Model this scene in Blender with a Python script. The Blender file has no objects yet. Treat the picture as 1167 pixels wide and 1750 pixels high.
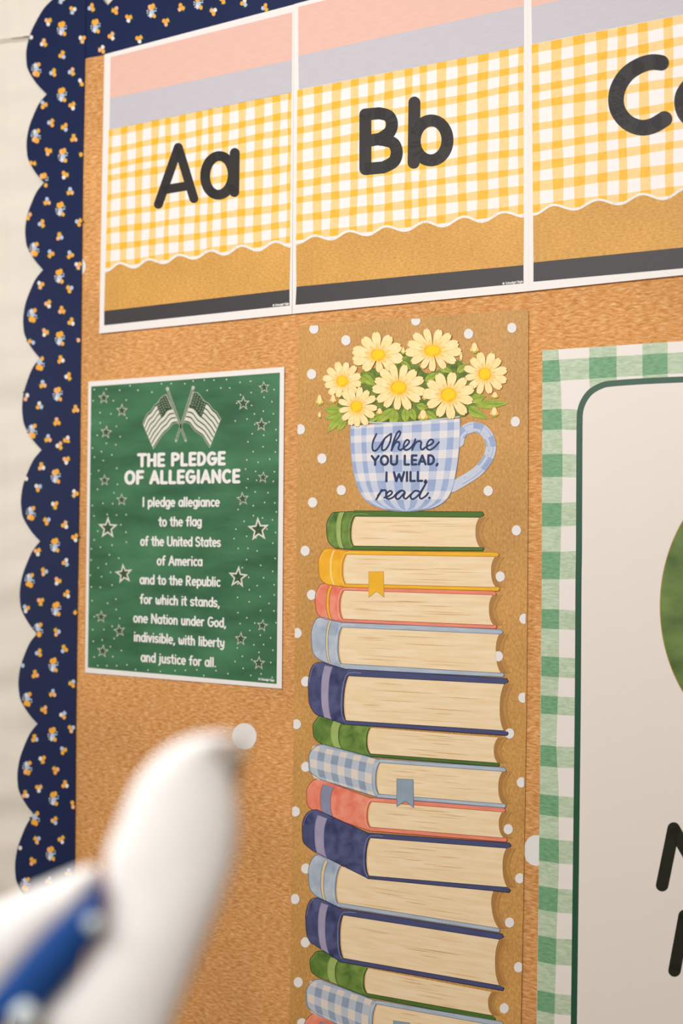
import bpy, math, random
from mathutils import Vector, Matrix
from mathutils.geometry import delaunay_2d_cdt
C = bpy.context.scene.collection
R = math.radians

# ------------------------------------------------------------------ camera
FPX, VPX, VPY, ROLL, DIST, CAMZ = 1900.0, -3000.0, 890.0, 0.0125, 1.05, 1.5
CY = VPY + ROLL * (583.5 - VPX)
KC = 1 / math.sqrt(1 + ROLL * ROLL)
TH = math.atan(FPX / -(((VPX - 583.5) + (VPY - CY) * ROLL) * KC))
FWD = Vector((-math.sin(TH), math.cos(TH), 0)); RT = Vector((math.cos(TH), math.sin(TH), 0)); UP = Vector((0, 0, 1))
CAM = Vector((0.0, -DIST, CAMZ))
cd = bpy.data.cameras.new('camera'); cam = bpy.data.objects.new('camera', cd); C.objects.link(cam)
cr = (RT + UP * ROLL).normalized(); cu = (UP - RT * ROLL).normalized(); cb = -FWD
cam.matrix_world = Matrix(((cr.x, cu.x, cb.x, CAM.x), (cr.y, cu.y, cb.y, CAM.y), (cr.z, cu.z, cb.z, CAM.z), (0, 0, 0, 1)))
cd.sensor_fit = 'VERTICAL'; cd.sensor_height = 36; cd.lens = FPX * 36 / 1750; cd.shift_y = (CY - 875) / 1750
cd.clip_start = 0.02
cd.dof.use_dof = True; cd.dof.focus_distance = 1.12; cd.dof.aperture_fstop = 3.3
bpy.context.scene.camera = cam

# ------------------------------------------------------------------ light
w = bpy.data.worlds.new('room_light'); bpy.context.scene.world = w; w.use_nodes = True
w.node_tree.nodes['Background'].inputs[0].default_value = (1.0, 0.86, 0.72, 1)
w.node_tree.nodes['Background'].inputs[1].default_value = 0.24
def area(name, loc, aim, size, power, col):
    l = bpy.data.lights.new(name, 'AREA'); l.shape = 'RECTANGLE'; l.size, l.size_y = size; l.energy = power; l.color = col
    o = bpy.data.objects.new(name, l); C.objects.link(o); o.location = loc
    o.rotation_euler = (Vector(aim) - Vector(loc)).to_track_quat('-Z', 'Y').to_euler(); return o
area('key_panel_light', (-0.62, -1.45, 2.15), (-0.65, 0, 1.65), (1.3, 0.7), 22.5, (1.0, 0.985, 0.975))  # unseen panel light added above and behind the camera so the wall dims downwards
area('left_fill_light', (-3.2, -1.6, 1.7), (-0.6, 0, 1.4), (1.2, 1.6), 5, (1.0, 0.97, 0.93))  # weak unseen area light from the left
vs = bpy.context.scene.view_settings
vs.view_transform = 'Standard'; vs.look = 'None'; vs.gamma = 1; vs.use_curve_mapping = False; vs.exposure = -0.03

# ------------------------------------------------------------------ materials
def lin(c):
    return tuple(((v / 255) / 12.92 if v / 255 <= 0.04045 else ((v / 255 + 0.055) / 1.055) ** 2.4) for v in c)
MC = {}
def mat(name, rgb, var=0.0, scale=(120, 120, 120), rough=0.6, spec=0.3, bump=0.0, rgb2=None, detail=4, lo=0.3, hi=0.7, dist=0.0, coat=0.0):
    if name in MC: return MC[name]
    m = bpy.data.materials.new(name); m.use_nodes = True; nt = m.node_tree; b = nt.nodes['Principled BSDF']
    b.inputs['Roughness'].default_value = rough; b.inputs['Specular IOR Level'].default_value = spec
    b.inputs['Coat Weight'].default_value = coat; b.inputs['Coat Roughness'].default_value = 0.35
    c = lin(rgb)
    if rgb2 is None: c1 = tuple(v * (1 - var) for v in c); c2 = tuple(min(1, v * (1 + var)) for v in c)
    else: c1, c2 = c, lin(rgb2)
    tc = nt.nodes.new('ShaderNodeTexCoord'); mp = nt.nodes.new('ShaderNodeMapping'); mp.inputs['Scale'].default_value = scale
    nz = nt.nodes.new('ShaderNodeTexNoise'); nz.inputs['Scale'].default_value = 1; nz.inputs['Detail'].default_value = detail
    nz.inputs['Distortion'].default_value = dist
    nt.links.new(tc.outputs['Object'], mp.inputs['Vector']); nt.links.new(mp.outputs[0], nz.inputs['Vector'])
    rp = nt.nodes.new('ShaderNodeValToRGB'); rp.color_ramp.elements[0].position = lo; rp.color_ramp.elements[1].position = hi
    rp.color_ramp.elements[0].color = (*c1, 1); rp.color_ramp.elements[1].color = (*c2, 1)
    nt.links.new(nz.outputs['Fac'], rp.inputs[0]); nt.links.new(rp.outputs[0], b.inputs['Base Color'])
    if bump:
        bp = nt.nodes.new('ShaderNodeBump'); bp.inputs['Strength'].default_value = bump; bp.inputs['Distance'].default_value = 0.0006
        nt.links.new(nz.outputs['Fac'], bp.inputs['Height']); nt.links.new(bp.outputs[0], b.inputs['Normal'])
    MC[name] = m; return m

def fibre(name, dark, mid, light, sx, sz, warp, bump=0.5, rough=0.85, mottle=6.0):
    """kraft fibres: thin short strands whose direction swirls"""
    m = bpy.data.materials.new(name); m.use_nodes = True; nt = m.node_tree; N = nt.nodes; L = nt.links
    b = N['Principled BSDF']; b.inputs['Roughness'].default_value = rough; b.inputs['Specular IOR Level'].default_value = 0.2
    tc = N.new('ShaderNodeTexCoord')
    wn = N.new('ShaderNodeTexNoise'); wn.inputs['Scale'].default_value = 45; wn.inputs['Detail'].default_value = 2
    L.new(tc.outputs['Object'], wn.inputs['Vector'])
    sub = N.new('ShaderNodeVectorMath'); sub.operation = 'SUBTRACT'; sub.inputs[1].default_value = (0.5, 0.5, 0.5); L.new(wn.outputs['Color'], sub.inputs[0])
    mul = N.new('ShaderNodeVectorMath'); mul.operation = 'SCALE'; mul.inputs['Scale'].default_value = warp; L.new(sub.outputs[0], mul.inputs[0])
    add = N.new('ShaderNodeVectorMath'); L.new(tc.outputs['Object'], add.inputs[0]); L.new(mul.outputs[0], add.inputs[1])
    mp = N.new('ShaderNodeMapping'); mp.inputs['Scale'].default_value = (sx, 1, sz); L.new(add.outputs[0], mp.inputs['Vector'])
    nz = N.new('ShaderNodeTexNoise'); nz.inputs['Scale'].default_value = 1; nz.inputs['Detail'].default_value = 5; nz.inputs['Roughness'].default_value = 0.65
    L.new(mp.outputs[0], nz.inputs['Vector'])
    rp = N.new('ShaderNodeValToRGB'); e = rp.color_ramp.elements
    e[0].position = 0.30; e[0].color = (*lin(dark), 1); e[1].position = 0.72; e[1].color = (*lin(light), 1)
    k = e.new(0.5); k.color = (*lin(mid), 1); L.new(nz.outputs['Fac'], rp.inputs[0])
    n2 = N.new('ShaderNodeTexNoise'); n2.inputs['Scale'].default_value = mottle; n2.inputs['Detail'].default_value = 3; L.new(tc.outputs['Object'], n2.inputs['Vector'])
    mr = N.new('ShaderNodeMapRange'); mr.inputs[1].default_value = .3; mr.inputs[2].default_value = .7; mr.inputs[3].default_value = .9; mr.inputs[4].default_value = 1.08; L.new(n2.outputs['Fac'], mr.inputs[0])
    vm = N.new('ShaderNodeVectorMath'); vm.operation = 'SCALE'; L.new(rp.outputs[0], vm.inputs[0]); L.new(mr.outputs[0], vm.inputs['Scale'])
    L.new(vm.outputs[0], b.inputs['Base Color'])
    bp = N.new('ShaderNodeBump'); bp.inputs['Strength'].default_value = bump; bp.inputs['Distance'].default_value = 0.0008
    L.new(nz.outputs['Fac'], bp.inputs['Height']); L.new(bp.outputs[0], b.inputs['Normal'])
    MC[name] = m; return m

BOARD = fibre('board_kraft', (184, 116, 56), (222, 159, 94), (248, 205, 150), 120, 540, 0.011, 0.4, mottle=9)
KRAFT = fibre('poster_kraft', (184, 134, 70), (206, 154, 86), (224, 176, 110), 420, 260, 0.004, 0.12, 0.45, mottle=14)
CARDK = fibre('card_kraft', (196, 142, 66), (220, 165, 84), (236, 186, 108), 260, 700, 0.004, 0.12, 0.5, mottle=14)
PAPER = mat('paper_white', (244, 239, 234), 0.01, rough=0.5)
DOTW = mat('dot_white', (240, 236, 232), 0.02, rough=0.7)
BDOT = mat('board_dot_white', (238, 234, 230), 0.02, rough=0.8)
PINK = mat('print_pink', (238, 193, 177), 0.03, (60, 60, 500), rough=0.5)
GREY = mat('print_grey', (202, 198, 204), 0.03, (60, 60, 500), rough=0.5)
Y2 = mat('gingham_deep_yellow', (250, 190, 50), 0.08, (250, 1, 250), rough=0.5)
Y1 = mat('gingham_pale_yellow', (251, 214, 146), 0.06, (250, 1, 250), rough=0.5)
Y0 = mat('gingham_white', (248, 243, 240), 0.01, rough=0.5)
BLACK = mat('print_black', (46, 43, 42), 0.1, (300, 1, 300), rough=0.5)
CHAR = mat('print_charcoal', (66, 63, 64), 0.06, (300, 1, 300), rough=0.5)
PGREEN = mat('chalkboard_green', (50, 98, 66), rgb2=(76, 132, 92), scale=(10, 1, 34), rough=0.5, detail=8, lo=.35, hi=.68)
PLDOT = mat('chalk_cream', (226, 224, 206), 0.05, rough=0.6)
CHALK = mat('chalk_grey', (170, 176, 152), rgb2=(214, 212, 194), scale=(500, 1, 500), rough=0.6)
PDARK = mat('chalk_dark_green', (40, 74, 50), rgb2=(92, 112, 84), scale=(700, 1, 500), rough=0.6, lo=.45, hi=.75)
NAVYB = mat('border_navy', (17, 33, 76), 0.06, (8, 1, 8), rough=0.38, spec=0.38)
G2 = mat('poster_gingham_green', (100, 154, 108), rgb2=(134, 182, 142), scale=(160, 1, 500), rough=0.5)
G1 = mat('poster_gingham_pale_green', (176, 198, 162), rgb2=(206, 219, 194), scale=(110, 1, 420), rough=0.5, lo=.35, hi=.65, dist=1)
G0 = mat('poster_gingham_white', (242, 234, 226), 0.01, rough=0.45)
GL = mat('poster_frame_green', (36, 84, 60), 0.04, (40, 1, 40), rough=0.45, spec=0.4)
GP = mat('poster_panel_white', (240, 231, 222), 0.005, (30, 1, 30), rough=0.45)
GC = mat('watercolour_leaf_green', (74, 100, 48), rgb2=(122, 146, 76), scale=(24, 1, 40), rough=0.5, detail=8)
TAN = mat('print_tan', (205, 160, 95), 0.02)
LETG = mat('poster_letter_dark', (34, 36, 22), 0.1, rough=0.5)
INK = mat('mug_ink_navy', (38, 56, 96), 0.05, rough=0.5)
M0 = mat('mug_white', (236, 229, 228), 0.02); M1 = mat('mug_pale_blue', (203, 211, 228), 0.03, (90, 1, 90)); M2 = mat('mug_blue', (160, 177, 212), 0.08, (70, 1, 70))
PET = mat('petal_yellow', (255, 226, 150), rgb2=(255, 240, 188), scale=(160, 1, 160)); PETD = mat('petal_base_gold', (253, 210, 118), 0.05); PETL = mat('petal_outline', (214, 152, 60), 0.05)
DISC = mat('daisy_disc', (246, 160, 20), rgb2=(255, 214, 30), scale=(140, 1, 140)); DISCH = mat('daisy_disc_top', (255, 214, 24), 0.06, (400, 1, 400))
BUD = mat('bud_yellow', (250, 204, 78), 0.1, (180, 1, 180)); BUDP = mat('bud_pale', (250, 230, 176), 0.05)
LEAF = mat('leaf_green', (132, 160, 46), rgb2=(184, 200, 84), scale=(100, 1, 100)); LEAFD = mat('leaf_dark_green', (72, 96, 36), rgb2=(134, 154, 58), scale=(120, 1, 120), dist=1)
PAGE = mat('page_cream', (243, 212, 164), rgb2=(252, 230, 192), scale=(22, 1, 260), detail=6); PLINE = mat('page_line', (206, 158, 96), 0.1)
PEDGE = mat('page_edge_orange', (240, 194, 128), 0.03)
BK = {}
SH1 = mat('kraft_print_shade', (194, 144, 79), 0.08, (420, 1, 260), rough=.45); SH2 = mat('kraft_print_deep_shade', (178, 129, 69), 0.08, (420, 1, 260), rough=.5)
for k, a, b_, edge, hl in (('green', (58, 96, 34), (128, 158, 72), (36, 62, 24), (150, 178, 104)), ('yellow', (240, 166, 26), (254, 196, 52), (186, 116, 20), (255, 214, 110)),
                     ('coral', (232, 112, 84), (250, 160, 132), (176, 74, 58), (255, 196, 170)), ('blue', (150, 168, 188), (196, 206, 216), (100, 118, 142), (214, 222, 230)),
                     ('navy', (46, 52, 92), (92, 96, 138), (28, 30, 58), (150, 150, 186))):
    BK[k] = (mat('book_' + k, a, rgb2=b_, scale=(55, 1, 55), detail=6, dist=.5, lo=.32, hi=.66), mat('book_%s_edge' % k, edge, 0.05), mat('book_%s_highlight' % k, hl, 0.05), mat('book_%s_strip' % k, tuple((x + 2 * y) // 3 if k != 'green' else (2 * x + y) // 3 for x, y in zip(a, b_)), 0.12, (40, 1, 400)))
BAND = {'lgreen': mat('band_light_green', (164, 186, 104), 0.08), 'cream': mat('band_cream', (240, 212, 160), 0.04), 'lav': mat('band_lavender', (168, 158, 184), 0.08, (60, 1, 60)),
        'gold': mat('band_gold', (246, 186, 40), 0.05), 'pale': mat('band_pale_yellow', (255, 226, 150), 0.05), 'bluegrey': mat('band_blue_grey', (142, 146, 172), 0.08, (60, 1, 60))}
RIBB = mat('ribbon_blue_grey', (150, 166, 182), 0.08, (60, 1, 60)); RIBY = mat('ribbon_gold', (244, 184, 40), 0.06, (60, 1, 60))
BG0 = mat('book_check_cream', (232, 218, 204), 0.03, (90, 1, 90)); BG1 = mat('book_check_pale_blue', (192, 200, 210), 0.04, (90, 1, 90)); BG2 = mat('book_check_blue', (148, 164, 184), 0.08, (90, 1, 90))
FO = mat('flower_orange', (250, 178, 60), 0.06); FP = mat('flower_peach', (250, 186, 134), 0.05); FB = mat('flower_blue', (190, 204, 226), 0.06); FW = mat('flower_white', (240, 232, 220), 0.03); FG = mat('flower_leaf', (30, 84, 70), 0.15)
FABRIC = mat('cream_fabric', (238, 230, 216), 0.02, (14, 1, 60), rough=0.9, spec=0.1)
CLOTH = mat('white_cloth', (253, 249, 245), 0.02, rough=0.9, spec=0.1); CLOTHB = mat('blue_cloth', (30, 74, 140), 0.08, rough=0.8, spec=0.2); SPOT = mat('spot_pale', (222, 232, 232), 0.02)
WALL = mat('wall_paint', (232, 216, 196), 0.02, rough=0.8); FLOOR = mat('floor_vinyl', (170, 150, 128), 0.06, (6, 6, 6), rough=0.5)

# ------------------------------------------------------------------ geometry helpers
def ray(u, v):
    x = ((u - 583.5) + (v - CY) * ROLL) * KC; y = (-(u - 583.5) * ROLL + (v - CY)) * KC
    return FWD * FPX + RT * x - UP * y
def W(p, off):
    """point of the wall plane (off metres in front of it) seen at photo position p"""
    d = ray(*p); return CAM + d * ((DIST - off) / d.y)
def Pz(p, z):
    return CAM + ray(*p) * (z / FPX)
MM = 0.001

def wloc(o): return Vector(o['wl']) if o is not None else Vector((0, 0, 0))
def link(name, verts, faces, mats, parent=None, fm=None, smooth=False):
    lo = Vector((min(v[i] for v in verts) for i in range(3))); hi = Vector((max(v[i] for v in verts) for i in range(3)))
    org = (lo + hi) / 2
    me = bpy.data.meshes.new(name); me.from_pydata([tuple(Vector(v) - org) for v in verts], [], faces)
    for m in (mats if isinstance(mats, (list, tuple)) else [mats]): me.materials.append(m)
    if fm: me.polygons.foreach_set('material_index', fm)
    if smooth: me.polygons.foreach_set('use_smooth', [True] * len(me.polygons))
    me.update()
    o = bpy.data.objects.new(name, me); C.objects.link(o); o['wl'] = tuple(org)
    o.parent = parent; o.location = org - wloc(parent); return o
def empty(name, at, label, cat, group=None):
    o = bpy.data.objects.new(name, None); C.objects.link(o); o.location = at; o['wl'] = tuple(at); o.empty_display_size = 0.05
    o['label'] = label; o['category'] = cat
    if group: o['group'] = group
    return o
def tag(o, label, cat=None, group=None):
    o['label'] = label
    if cat: o['category'] = cat
    if group: o['group'] = group
    return o
def inside(p, poly):
    c = False; j = len(poly) - 1
    for i in range(len(poly)):
        if (poly[i][1] > p[1]) != (poly[j][1] > p[1]) and p[0] < (poly[j][0] - poly[i][0]) * (p[1] - poly[i][1]) / (poly[j][1] - poly[i][1]) + poly[i][0]: c = not c
        j = i
    return c
class B:
    """collects flat shapes on the wall plane, then links them as one mesh"""
    def __init__(s): s.fuse = False; s.g = 0; s.gg = []; s.v = []; s.f = []; s.m = []; s.mats = []
    def mi(s, m):
        if m not in s.mats: s.mats.append(m)
        return s.mats.index(m)
    def area2(s, pts): return sum(a.x * b.z - b.x * a.z for a, b in zip(pts, pts[1:] + pts[:1]))
    def poly3(s, pts, m):
        if s.area2(pts) < 0: pts = pts[::-1]          # face -Y
        n = len(s.v); s.v += pts; s.f.append(tuple(range(n, n + len(pts)))); s.m.append(s.mi(m)); s.gg.append(s.g)
    def poly(s, px, off, m): s.poly3([W(p, off) for p in px], m)
    def slab(s, px, off, th, m):
        f = [W(p, off + th) for p in px]
        if s.area2(f) < 0: px = px[::-1]; f = f[::-1]
        bk = [Vector((q.x, -off, q.z)) for q in f]; n = len(s.v); k = len(px); s.v += f + bk
        s.f.append(tuple(range(n, n + k))); s.m.append(s.mi(m)); s.gg.append(s.g); s.f.append(tuple(range(n + 2 * k - 1, n + k - 1, -1))); s.m.append(s.mi(m)); s.gg.append(s.g)
        for i in range(k):
            j = (i + 1) % k; s.f.append((n + j, n + i, n + k + i, n + k + j)); s.m.append(s.mi(m)); s.gg.append(s.g)
    def disc3(s, c, r, m, n=12, rz=None):
        rz = rz or r; s.poly3([Vector((c.x + r * math.cos(2 * math.pi * i / n), c.y, c.z + rz * math.sin(2 * math.pi * i / n))) for i in range(n)], m)
    def ell(s, c, rx, ry, off, m, n=20, rot=0, jit=0, rnd=random):
        s.poly([(c[0] + q * (rx * math.cos(a) * math.cos(rot) - ry * math.sin(a) * math.sin(rot)), c[1] + q * (rx * math.cos(a) * math.sin(rot) + ry * math.sin(a) * math.cos(rot)))
                for a, q in ((2 * math.pi * i / n, 1 + rnd.uniform(-jit, jit)) for i in range(n))], off, m)
    def stroke(s, px, wpx, off, m, cap=10, taper=False, closed=False):
        """a pen stroke along the points px; wpx is its width as seen in the photograph"""
        s.fuse = True; p = list(px)
        if closed: p = p + [p[0]]
        n = len(p); ws = [(wpx[i] if isinstance(wpx, (list, tuple)) else wpx) * .5 for i in range(n)]
        if taper:
            for i in range(n): ws[i] *= max(0.08, math.sin(math.pi * min(1, max(0, (i + .15) / (n - .7)))))
        def nrm(a, b):
            dx, dy = b[0] - a[0], b[1] - a[1]; L = math.hypot(dx, dy); return (-dy / L, dx / L) if L > 1e-9 else (0, 1)
        def quad(a, na, wa, c, nc, wc): s.poly([(a[0] + na[0] * wa, a[1] + na[1] * wa), (c[0] + nc[0] * wc, c[1] + nc[1] * wc), (c[0] - nc[0] * wc, c[1] - nc[1] * wc), (a[0] - na[0] * wa, a[1] - na[1] * wa)], off, m)
        if cap:
            for i in range(n - 1):
                q = nrm(p[i], p[i + 1]); quad(p[i], q, ws[i], p[i + 1], q, ws[i + 1])
            for i in range(n - (1 if closed else 0)): s.ell(p[i], ws[i], ws[i], off, m, cap)
        else:
            nn = [nrm(p[n - 2], p[1]) if closed and i in (0, n - 1) else nrm(p[max(i - 1, 0)], p[min(i + 1, n - 1)]) for i in range(n)]
            for i in range(n - 1): quad(p[i], nn[i], ws[i], p[i + 1], nn[i + 1], ws[i + 1])
    def obj(s, name, parent=None):
        if s.fuse:                                     # merge overlapping pen strokes of one layer into one clean flat shape
            keys = {}
            for f, m, g in zip(s.f, s.m, s.gg): keys.setdefault((m, round(s.v[f[0]].y, 7), g), []).append(f)
            v2, f2, m2 = [], [], []
            for (m, y, g), fs in keys.items():
                pts = []; fc = []; qs = []
                for f in fs:
                    n = len(pts); q = [(s.v[i].x * 100, s.v[i].z * 100) for i in f]; pts += [Vector(p) for p in q]; fc.append(list(range(n, n + len(f))))
                    qs.append((min(p[0] for p in q), max(p[0] for p in q), min(p[1] for p in q), max(p[1] for p in q), q))
                r = delaunay_2d_cdt(pts, [], fc, 0, 1e-6); tr = []
                for t in r[2]:
                    a, b_, c = (r[0][k] for k in t); cr_ = (b_.x - a.x) * (c.y - a.y) - (b_.y - a.y) * (c.x - a.x)
                    gx, gz = (a.x + b_.x + c.x) / 3, (a.y + b_.y + c.y) / 3
                    if abs(cr_) > 1e-12 and any(q[0] <= gx <= q[1] and q[2] <= gz <= q[3] and inside((gx, gz), q[4]) for q in qs): tr.append(tuple(t) if cr_ > 0 else tuple(t)[::-1])
                n = len(v2)
                v2 += [Vector((p.x / 100, y, p.y / 100)) for p in r[0]]
                f2 += [tuple(n + k for k in t) for t in tr]; m2 += [m] * len(tr)
            s.v, s.f, s.m = v2, f2, m2
        return link(name, s.v, s.f, s.mats, parent, s.m)
def one(name, px, off, m, parent, th=None):
    b = B(); b.slab(px, off, th, m) if th else b.poly(px, off, m); return b.obj(name, parent)
def X(ox, oy, sc): return lambda pts: [(ox + x / sc, oy + y / sc) for x, y in pts]
def cat(pts, n=6, closed=False):
    """Catmull-Rom smoothing"""
    k = len(pts); out = []
    rng = range(k) if closed else range(k - 1)
    for i in rng:
        g = (lambda j: pts[j % k]) if closed else (lambda j: pts[min(max(j, 0), k - 1)])
        a, b, c, d = g(i - 1), g(i), g(i + 1), g(i + 2)
        for q in range(n):
            t = q / n
            out.append(tuple(.5 * (2 * b[e] + (c[e] - a[e]) * t + (2 * a[e] - 5 * b[e] + 4 * c[e] - d[e]) * t * t + (3 * b[e] - a[e] - 3 * c[e] + d[e]) * t ** 3) for e in (0, 1)))
    if not closed: out.append(pts[-1])
    return out
def lerp(a, b, t): return (a[0] + (b[0] - a[0]) * t, a[1] + (b[1] - a[1]) * t)
def isect(l1, l2):
    (x1, y1), (x2, y2) = l1; (x3, y3), (x4, y4) = l2
    d = (x1 - x2) * (y3 - y4) - (y1 - y2) * (x3 - x4)
    a = x1 * y2 - y1 * x2; b = x3 * y4 - y3 * x4
    return ((a * (x3 - x4) - (x1 - x2) * b) / d, (a * (y3 - y4) - (y1 - y2) * b) / d)
def grid(name, vl, hl, vdark, hdark, mats, off, parent, wob=1.0, seed=1):
    """hand-painted check: vl, hl are border lines of the bands; dark flags say which gaps are bands"""
    rnd = random.Random(seed); ph = [rnd.uniform(0, 6.28) for _ in range(8)]
    pv = [rnd.uniform(0, 6.28) for _ in vl]; phh = [rnd.uniform(0, 6.28) for _ in hl]
    b = B(); sub = 2
    nv, nh = len(vl), len(hl)
    def pt(i, j, tx=0, ty=0):
        q = isect(vl[i], hl[j]); e = 0 if i in (0, nv - 1) else wob; g = 0 if j in (0, nh - 1) else wob
        return (q[0] + e * math.sin(pv[i] + j * .9) * .8, q[1] + g * math.sin(phh[j] + i * .8) * .8)
    for i in range(nv - 1):
        for j in range(nh - 1):
            k = (1 if vdark[i] else 0) + (1 if hdark[j] else 0)
            b.poly([pt(i, j), pt(i + 1, j), pt(i + 1, j + 1), pt(i, j + 1)], off, mats[k])
    return b.obj(name, parent)

# ------------------------------------------------------------------ stroke lettering
def arc(cx, cy, rx, ry, a0, a1, n=10): return [(cx + rx * math.cos(R(a0 + (a1 - a0) * i / n)), cy + ry * math.sin(R(a0 + (a1 - a0) * i / n))) for i in range(n + 1)]
x_ = .66
def bowl(cx, rx=.19): return arc(cx, x_ / 2, rx, x_ / 2, 0, 360, 14)
GLY = {
 'A': (.62, [[(.04, 0), (.31, 1), (.58, 0)], [(.14, .32), (.48, .32)]]),
 'C': (.62, [arc(.34, .5, .28, .5, 52, 308, 14)]),
 'D': (.60, [[(.08, 0), (.08, 1), (.22, 1)] + arc(.22, .5, .3, .5, 90, -90, 10) + [(.08, 0)]]),
 'E': (.50, [[(.44, 1), (.08, 1), (.08, 0), (.44, 0)], [(.08, .5), (.4, .5)]]),
 'F': (.48, [[(.44, 1), (.08, 1), (.08, 0)], [(.08, .5), (.4, .5)]]),
 'G': (.66, [arc(.34, .5, .28, .5, 55, 360, 14) + [(.36, .48)]]),
 'H': (.62, [[(.08, 0), (.08, 1)], [(.54, 0), (.54, 1)], [(.08, .5), (.54, .5)]]),
 'I': (.20, [[(.10, 0), (.10, 1)]]),
 'L': (.48, [[(.08, 1), (.08, 0), (.42, 0)]]),
 'N': (.64, [[(.08, 0), (.08, 1), (.56, 0), (.56, 1)]]),
 'O': (.70, [arc(.35, .5, .29, .5, 0, 360, 18)]),
 'P': (.56, [[(.08, 0), (.08, 1), (.26, 1)] + arc(.26, .74, .24, .26, 90, -90, 8) + [(.08, .48)]]),
 'R': (.58, [[(.08, 0), (.08, 1), (.24, 1)] + arc(.24, .74, .22, .26, 90, -90, 8) + [(.1, .48)], [(.24, .48), (.5, 0)]]),
 'S': (.52, [arc(.26, .74, .2, .26, 30, 270, 8) + arc(.26, .25, .22, .25, 90, -150, 8)[1:]]),
 'T': (.56, [[(.02, 1), (.54, 1)], [(.28, 1), (.28, 0)]]),
 'U': (.64, [[(.08, 1), (.08, .3)] + arc(.32, .28, .24, .28, 180, 360, 8) + [(.56, 1)]]),
 'W': (.86, [[(.03, 1), (.22, 0), (.43, .8), (.64, 0), (.83, 1)]]),
 'Y': (.60, [[(.03, 1), (.3, .48), (.57, 1)], [(.3, .48), (.3, 0)]]),
 'a': (.50, [bowl(.25), [(.44, x_), (.44, 0)]]),
 'b': (.50, [bowl(.27), [(.08, 1), (.08, 0)]]),
 'c': (.42, [arc(.26, x_ / 2, .19, x_ / 2, 50, 310, 10)]),
 'd': (.50, [bowl(.25), [(.44, 1), (.44, 0)]]),
 'e': (.48, [[(.07, .34), (.42, .34)] + arc(.25, x_ / 2, .19, x_ / 2, 5, 310, 12)]),
 'f': (.36, [[(.34, .98), (.24, 1), (.16, .85), (.16, 0)], [(.02, .6), (.3, .6)]]),
 'g': (.50, [bowl(.25), [(.44, x_), (.44, -.12), (.32, -.27), (.12, -.2)]]),
 'h': (.48, [[(.08, 1), (.08, 0)], [(.08, .4), (.16, .62), (.3, .66), (.4, .5), (.4, 0)]]),
 'i': (.18, [[(.09, x_), (.09, 0)], [(.09, .94), (.09, .95)]]),
 'j': (.22, [[(.12, x_), (.12, -.14), (.0, -.26)], [(.12, .94), (.12, .95)]]),
 'l': (.18, [[(.09, 1), (.09, 0)]]),
 'm': (.74, [[(.08, x_), (.08, 0)], [(.08, .4), (.16, .62), (.28, .66), (.37, .5), (.37, 0)], [(.37, .4), (.45, .62), (.57, .66), (.66, .5), (.66, 0)]]),
 'n': (.48, [[(.08, x_), (.08, 0)], [(.08, .4), (.16, .62), (.3, .66), (.4, .5), (.4, 0)]]),
 'o': (.48, [bowl(.24)]),
 'p': (.50, [bowl(.27), [(.08, x_), (.08, -.28)]]),
 'r': (.36, [[(.08, x_), (.08, 0)], [(.08, .4), (.16, .62), (.32, .64)]]),
 's': (.42, [arc(.21, .49, .15, .17, 30, 270, 7) + arc(.21, .16, .16, .16, 90, -150, 7)[1:]]),
 't': (.34, [[(.16, .95), (.16, .1), (.28, 0)], [(.0, .66), (.31, .66)]]),
 'u': (.48, [[(.08, x_), (.08, .15), (.18, 0), (.32, .04), (.4, .25)], [(.4, x_), (.4, 0)]]),
 'v': (.42, [[(.04, x_), (.2, 0), (.38, x_)]]),
 'w': (.64, [[(.06, x_), (.08, .15), (.18, 0), (.3, .15), (.31, .5)], [(.31, .2), (.4, 0), (.52, .1), (.58, x_)]]),
 'y': (.46, [[(.06, x_), (.08, .25), (.2, .1), (.36, .25)], [(.4, x_), (.36, -.1), (.2, -.27), (.06, -.2)]]),
 ',': (.2, [[(.12, .04), (.05, -.16)]]), '.': (.2, [[(.1, .03), (.1, .035)]]), ' ': (.26, []),
 '@': (.9, [arc(.42, .45, .4, .45, 0, 360, 14), arc(.44, .45, .18, .22, 50, 310, 8)]),
 'k': (.44, [[(.08, 1), (.08, 0)], [(.36, .64), (.1, .3), (.38, 0)]]),
}
def text(b, s, p0, p1, h, wid, off, m, cap=8, space=0.04):
    """set s so that it spans photo positions p0 -> p1 on its baseline, cap height h px"""
    adv = sum(GLY[c][0] + space for c in s) - space; x = 0
    for c in s:
        g = GLY[c]
        for st in g[1]:
            px = []
            for (gx, gy) in st:
                t = (x + gx) / adv; q = lerp(p0, p1, t); px.append((q[0] + gy * h * ROLL, q[1] - gy * h))
            b.stroke(px, wid, off, m, cap)
        x += g[0] + space; b.g += 1

# ------------------------------------------------------------------ the setting
def struct(o): o['kind'] = 'structure'; return o
def rect3(name, pts, m): return struct(link(name, [Vector(p) for p in pts], [(0, 1, 2, 3)], m))
bw = B(); 
def wallbox(name, x0, x1, y0, y1, z0, z1, m):
    v = [Vector((x, y, z)) for z in (z0, z1) for y in (y0, y1) for x in (x0, x1)]
    return struct(link(name, v, [(0, 2, 3, 1), (4, 5, 7, 6), (0, 1, 5, 4), (2, 6, 7, 3), (0, 4, 6, 2), (1, 3, 7, 5)], m))
wallbox('wall_back', -2.6, 2.2, 0.03, 0.13, 0, 2.8, WALL)
wallbox('floor', -2.6, 2.2, -3.0, 0.13, -0.1, 0, FLOOR)

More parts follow.
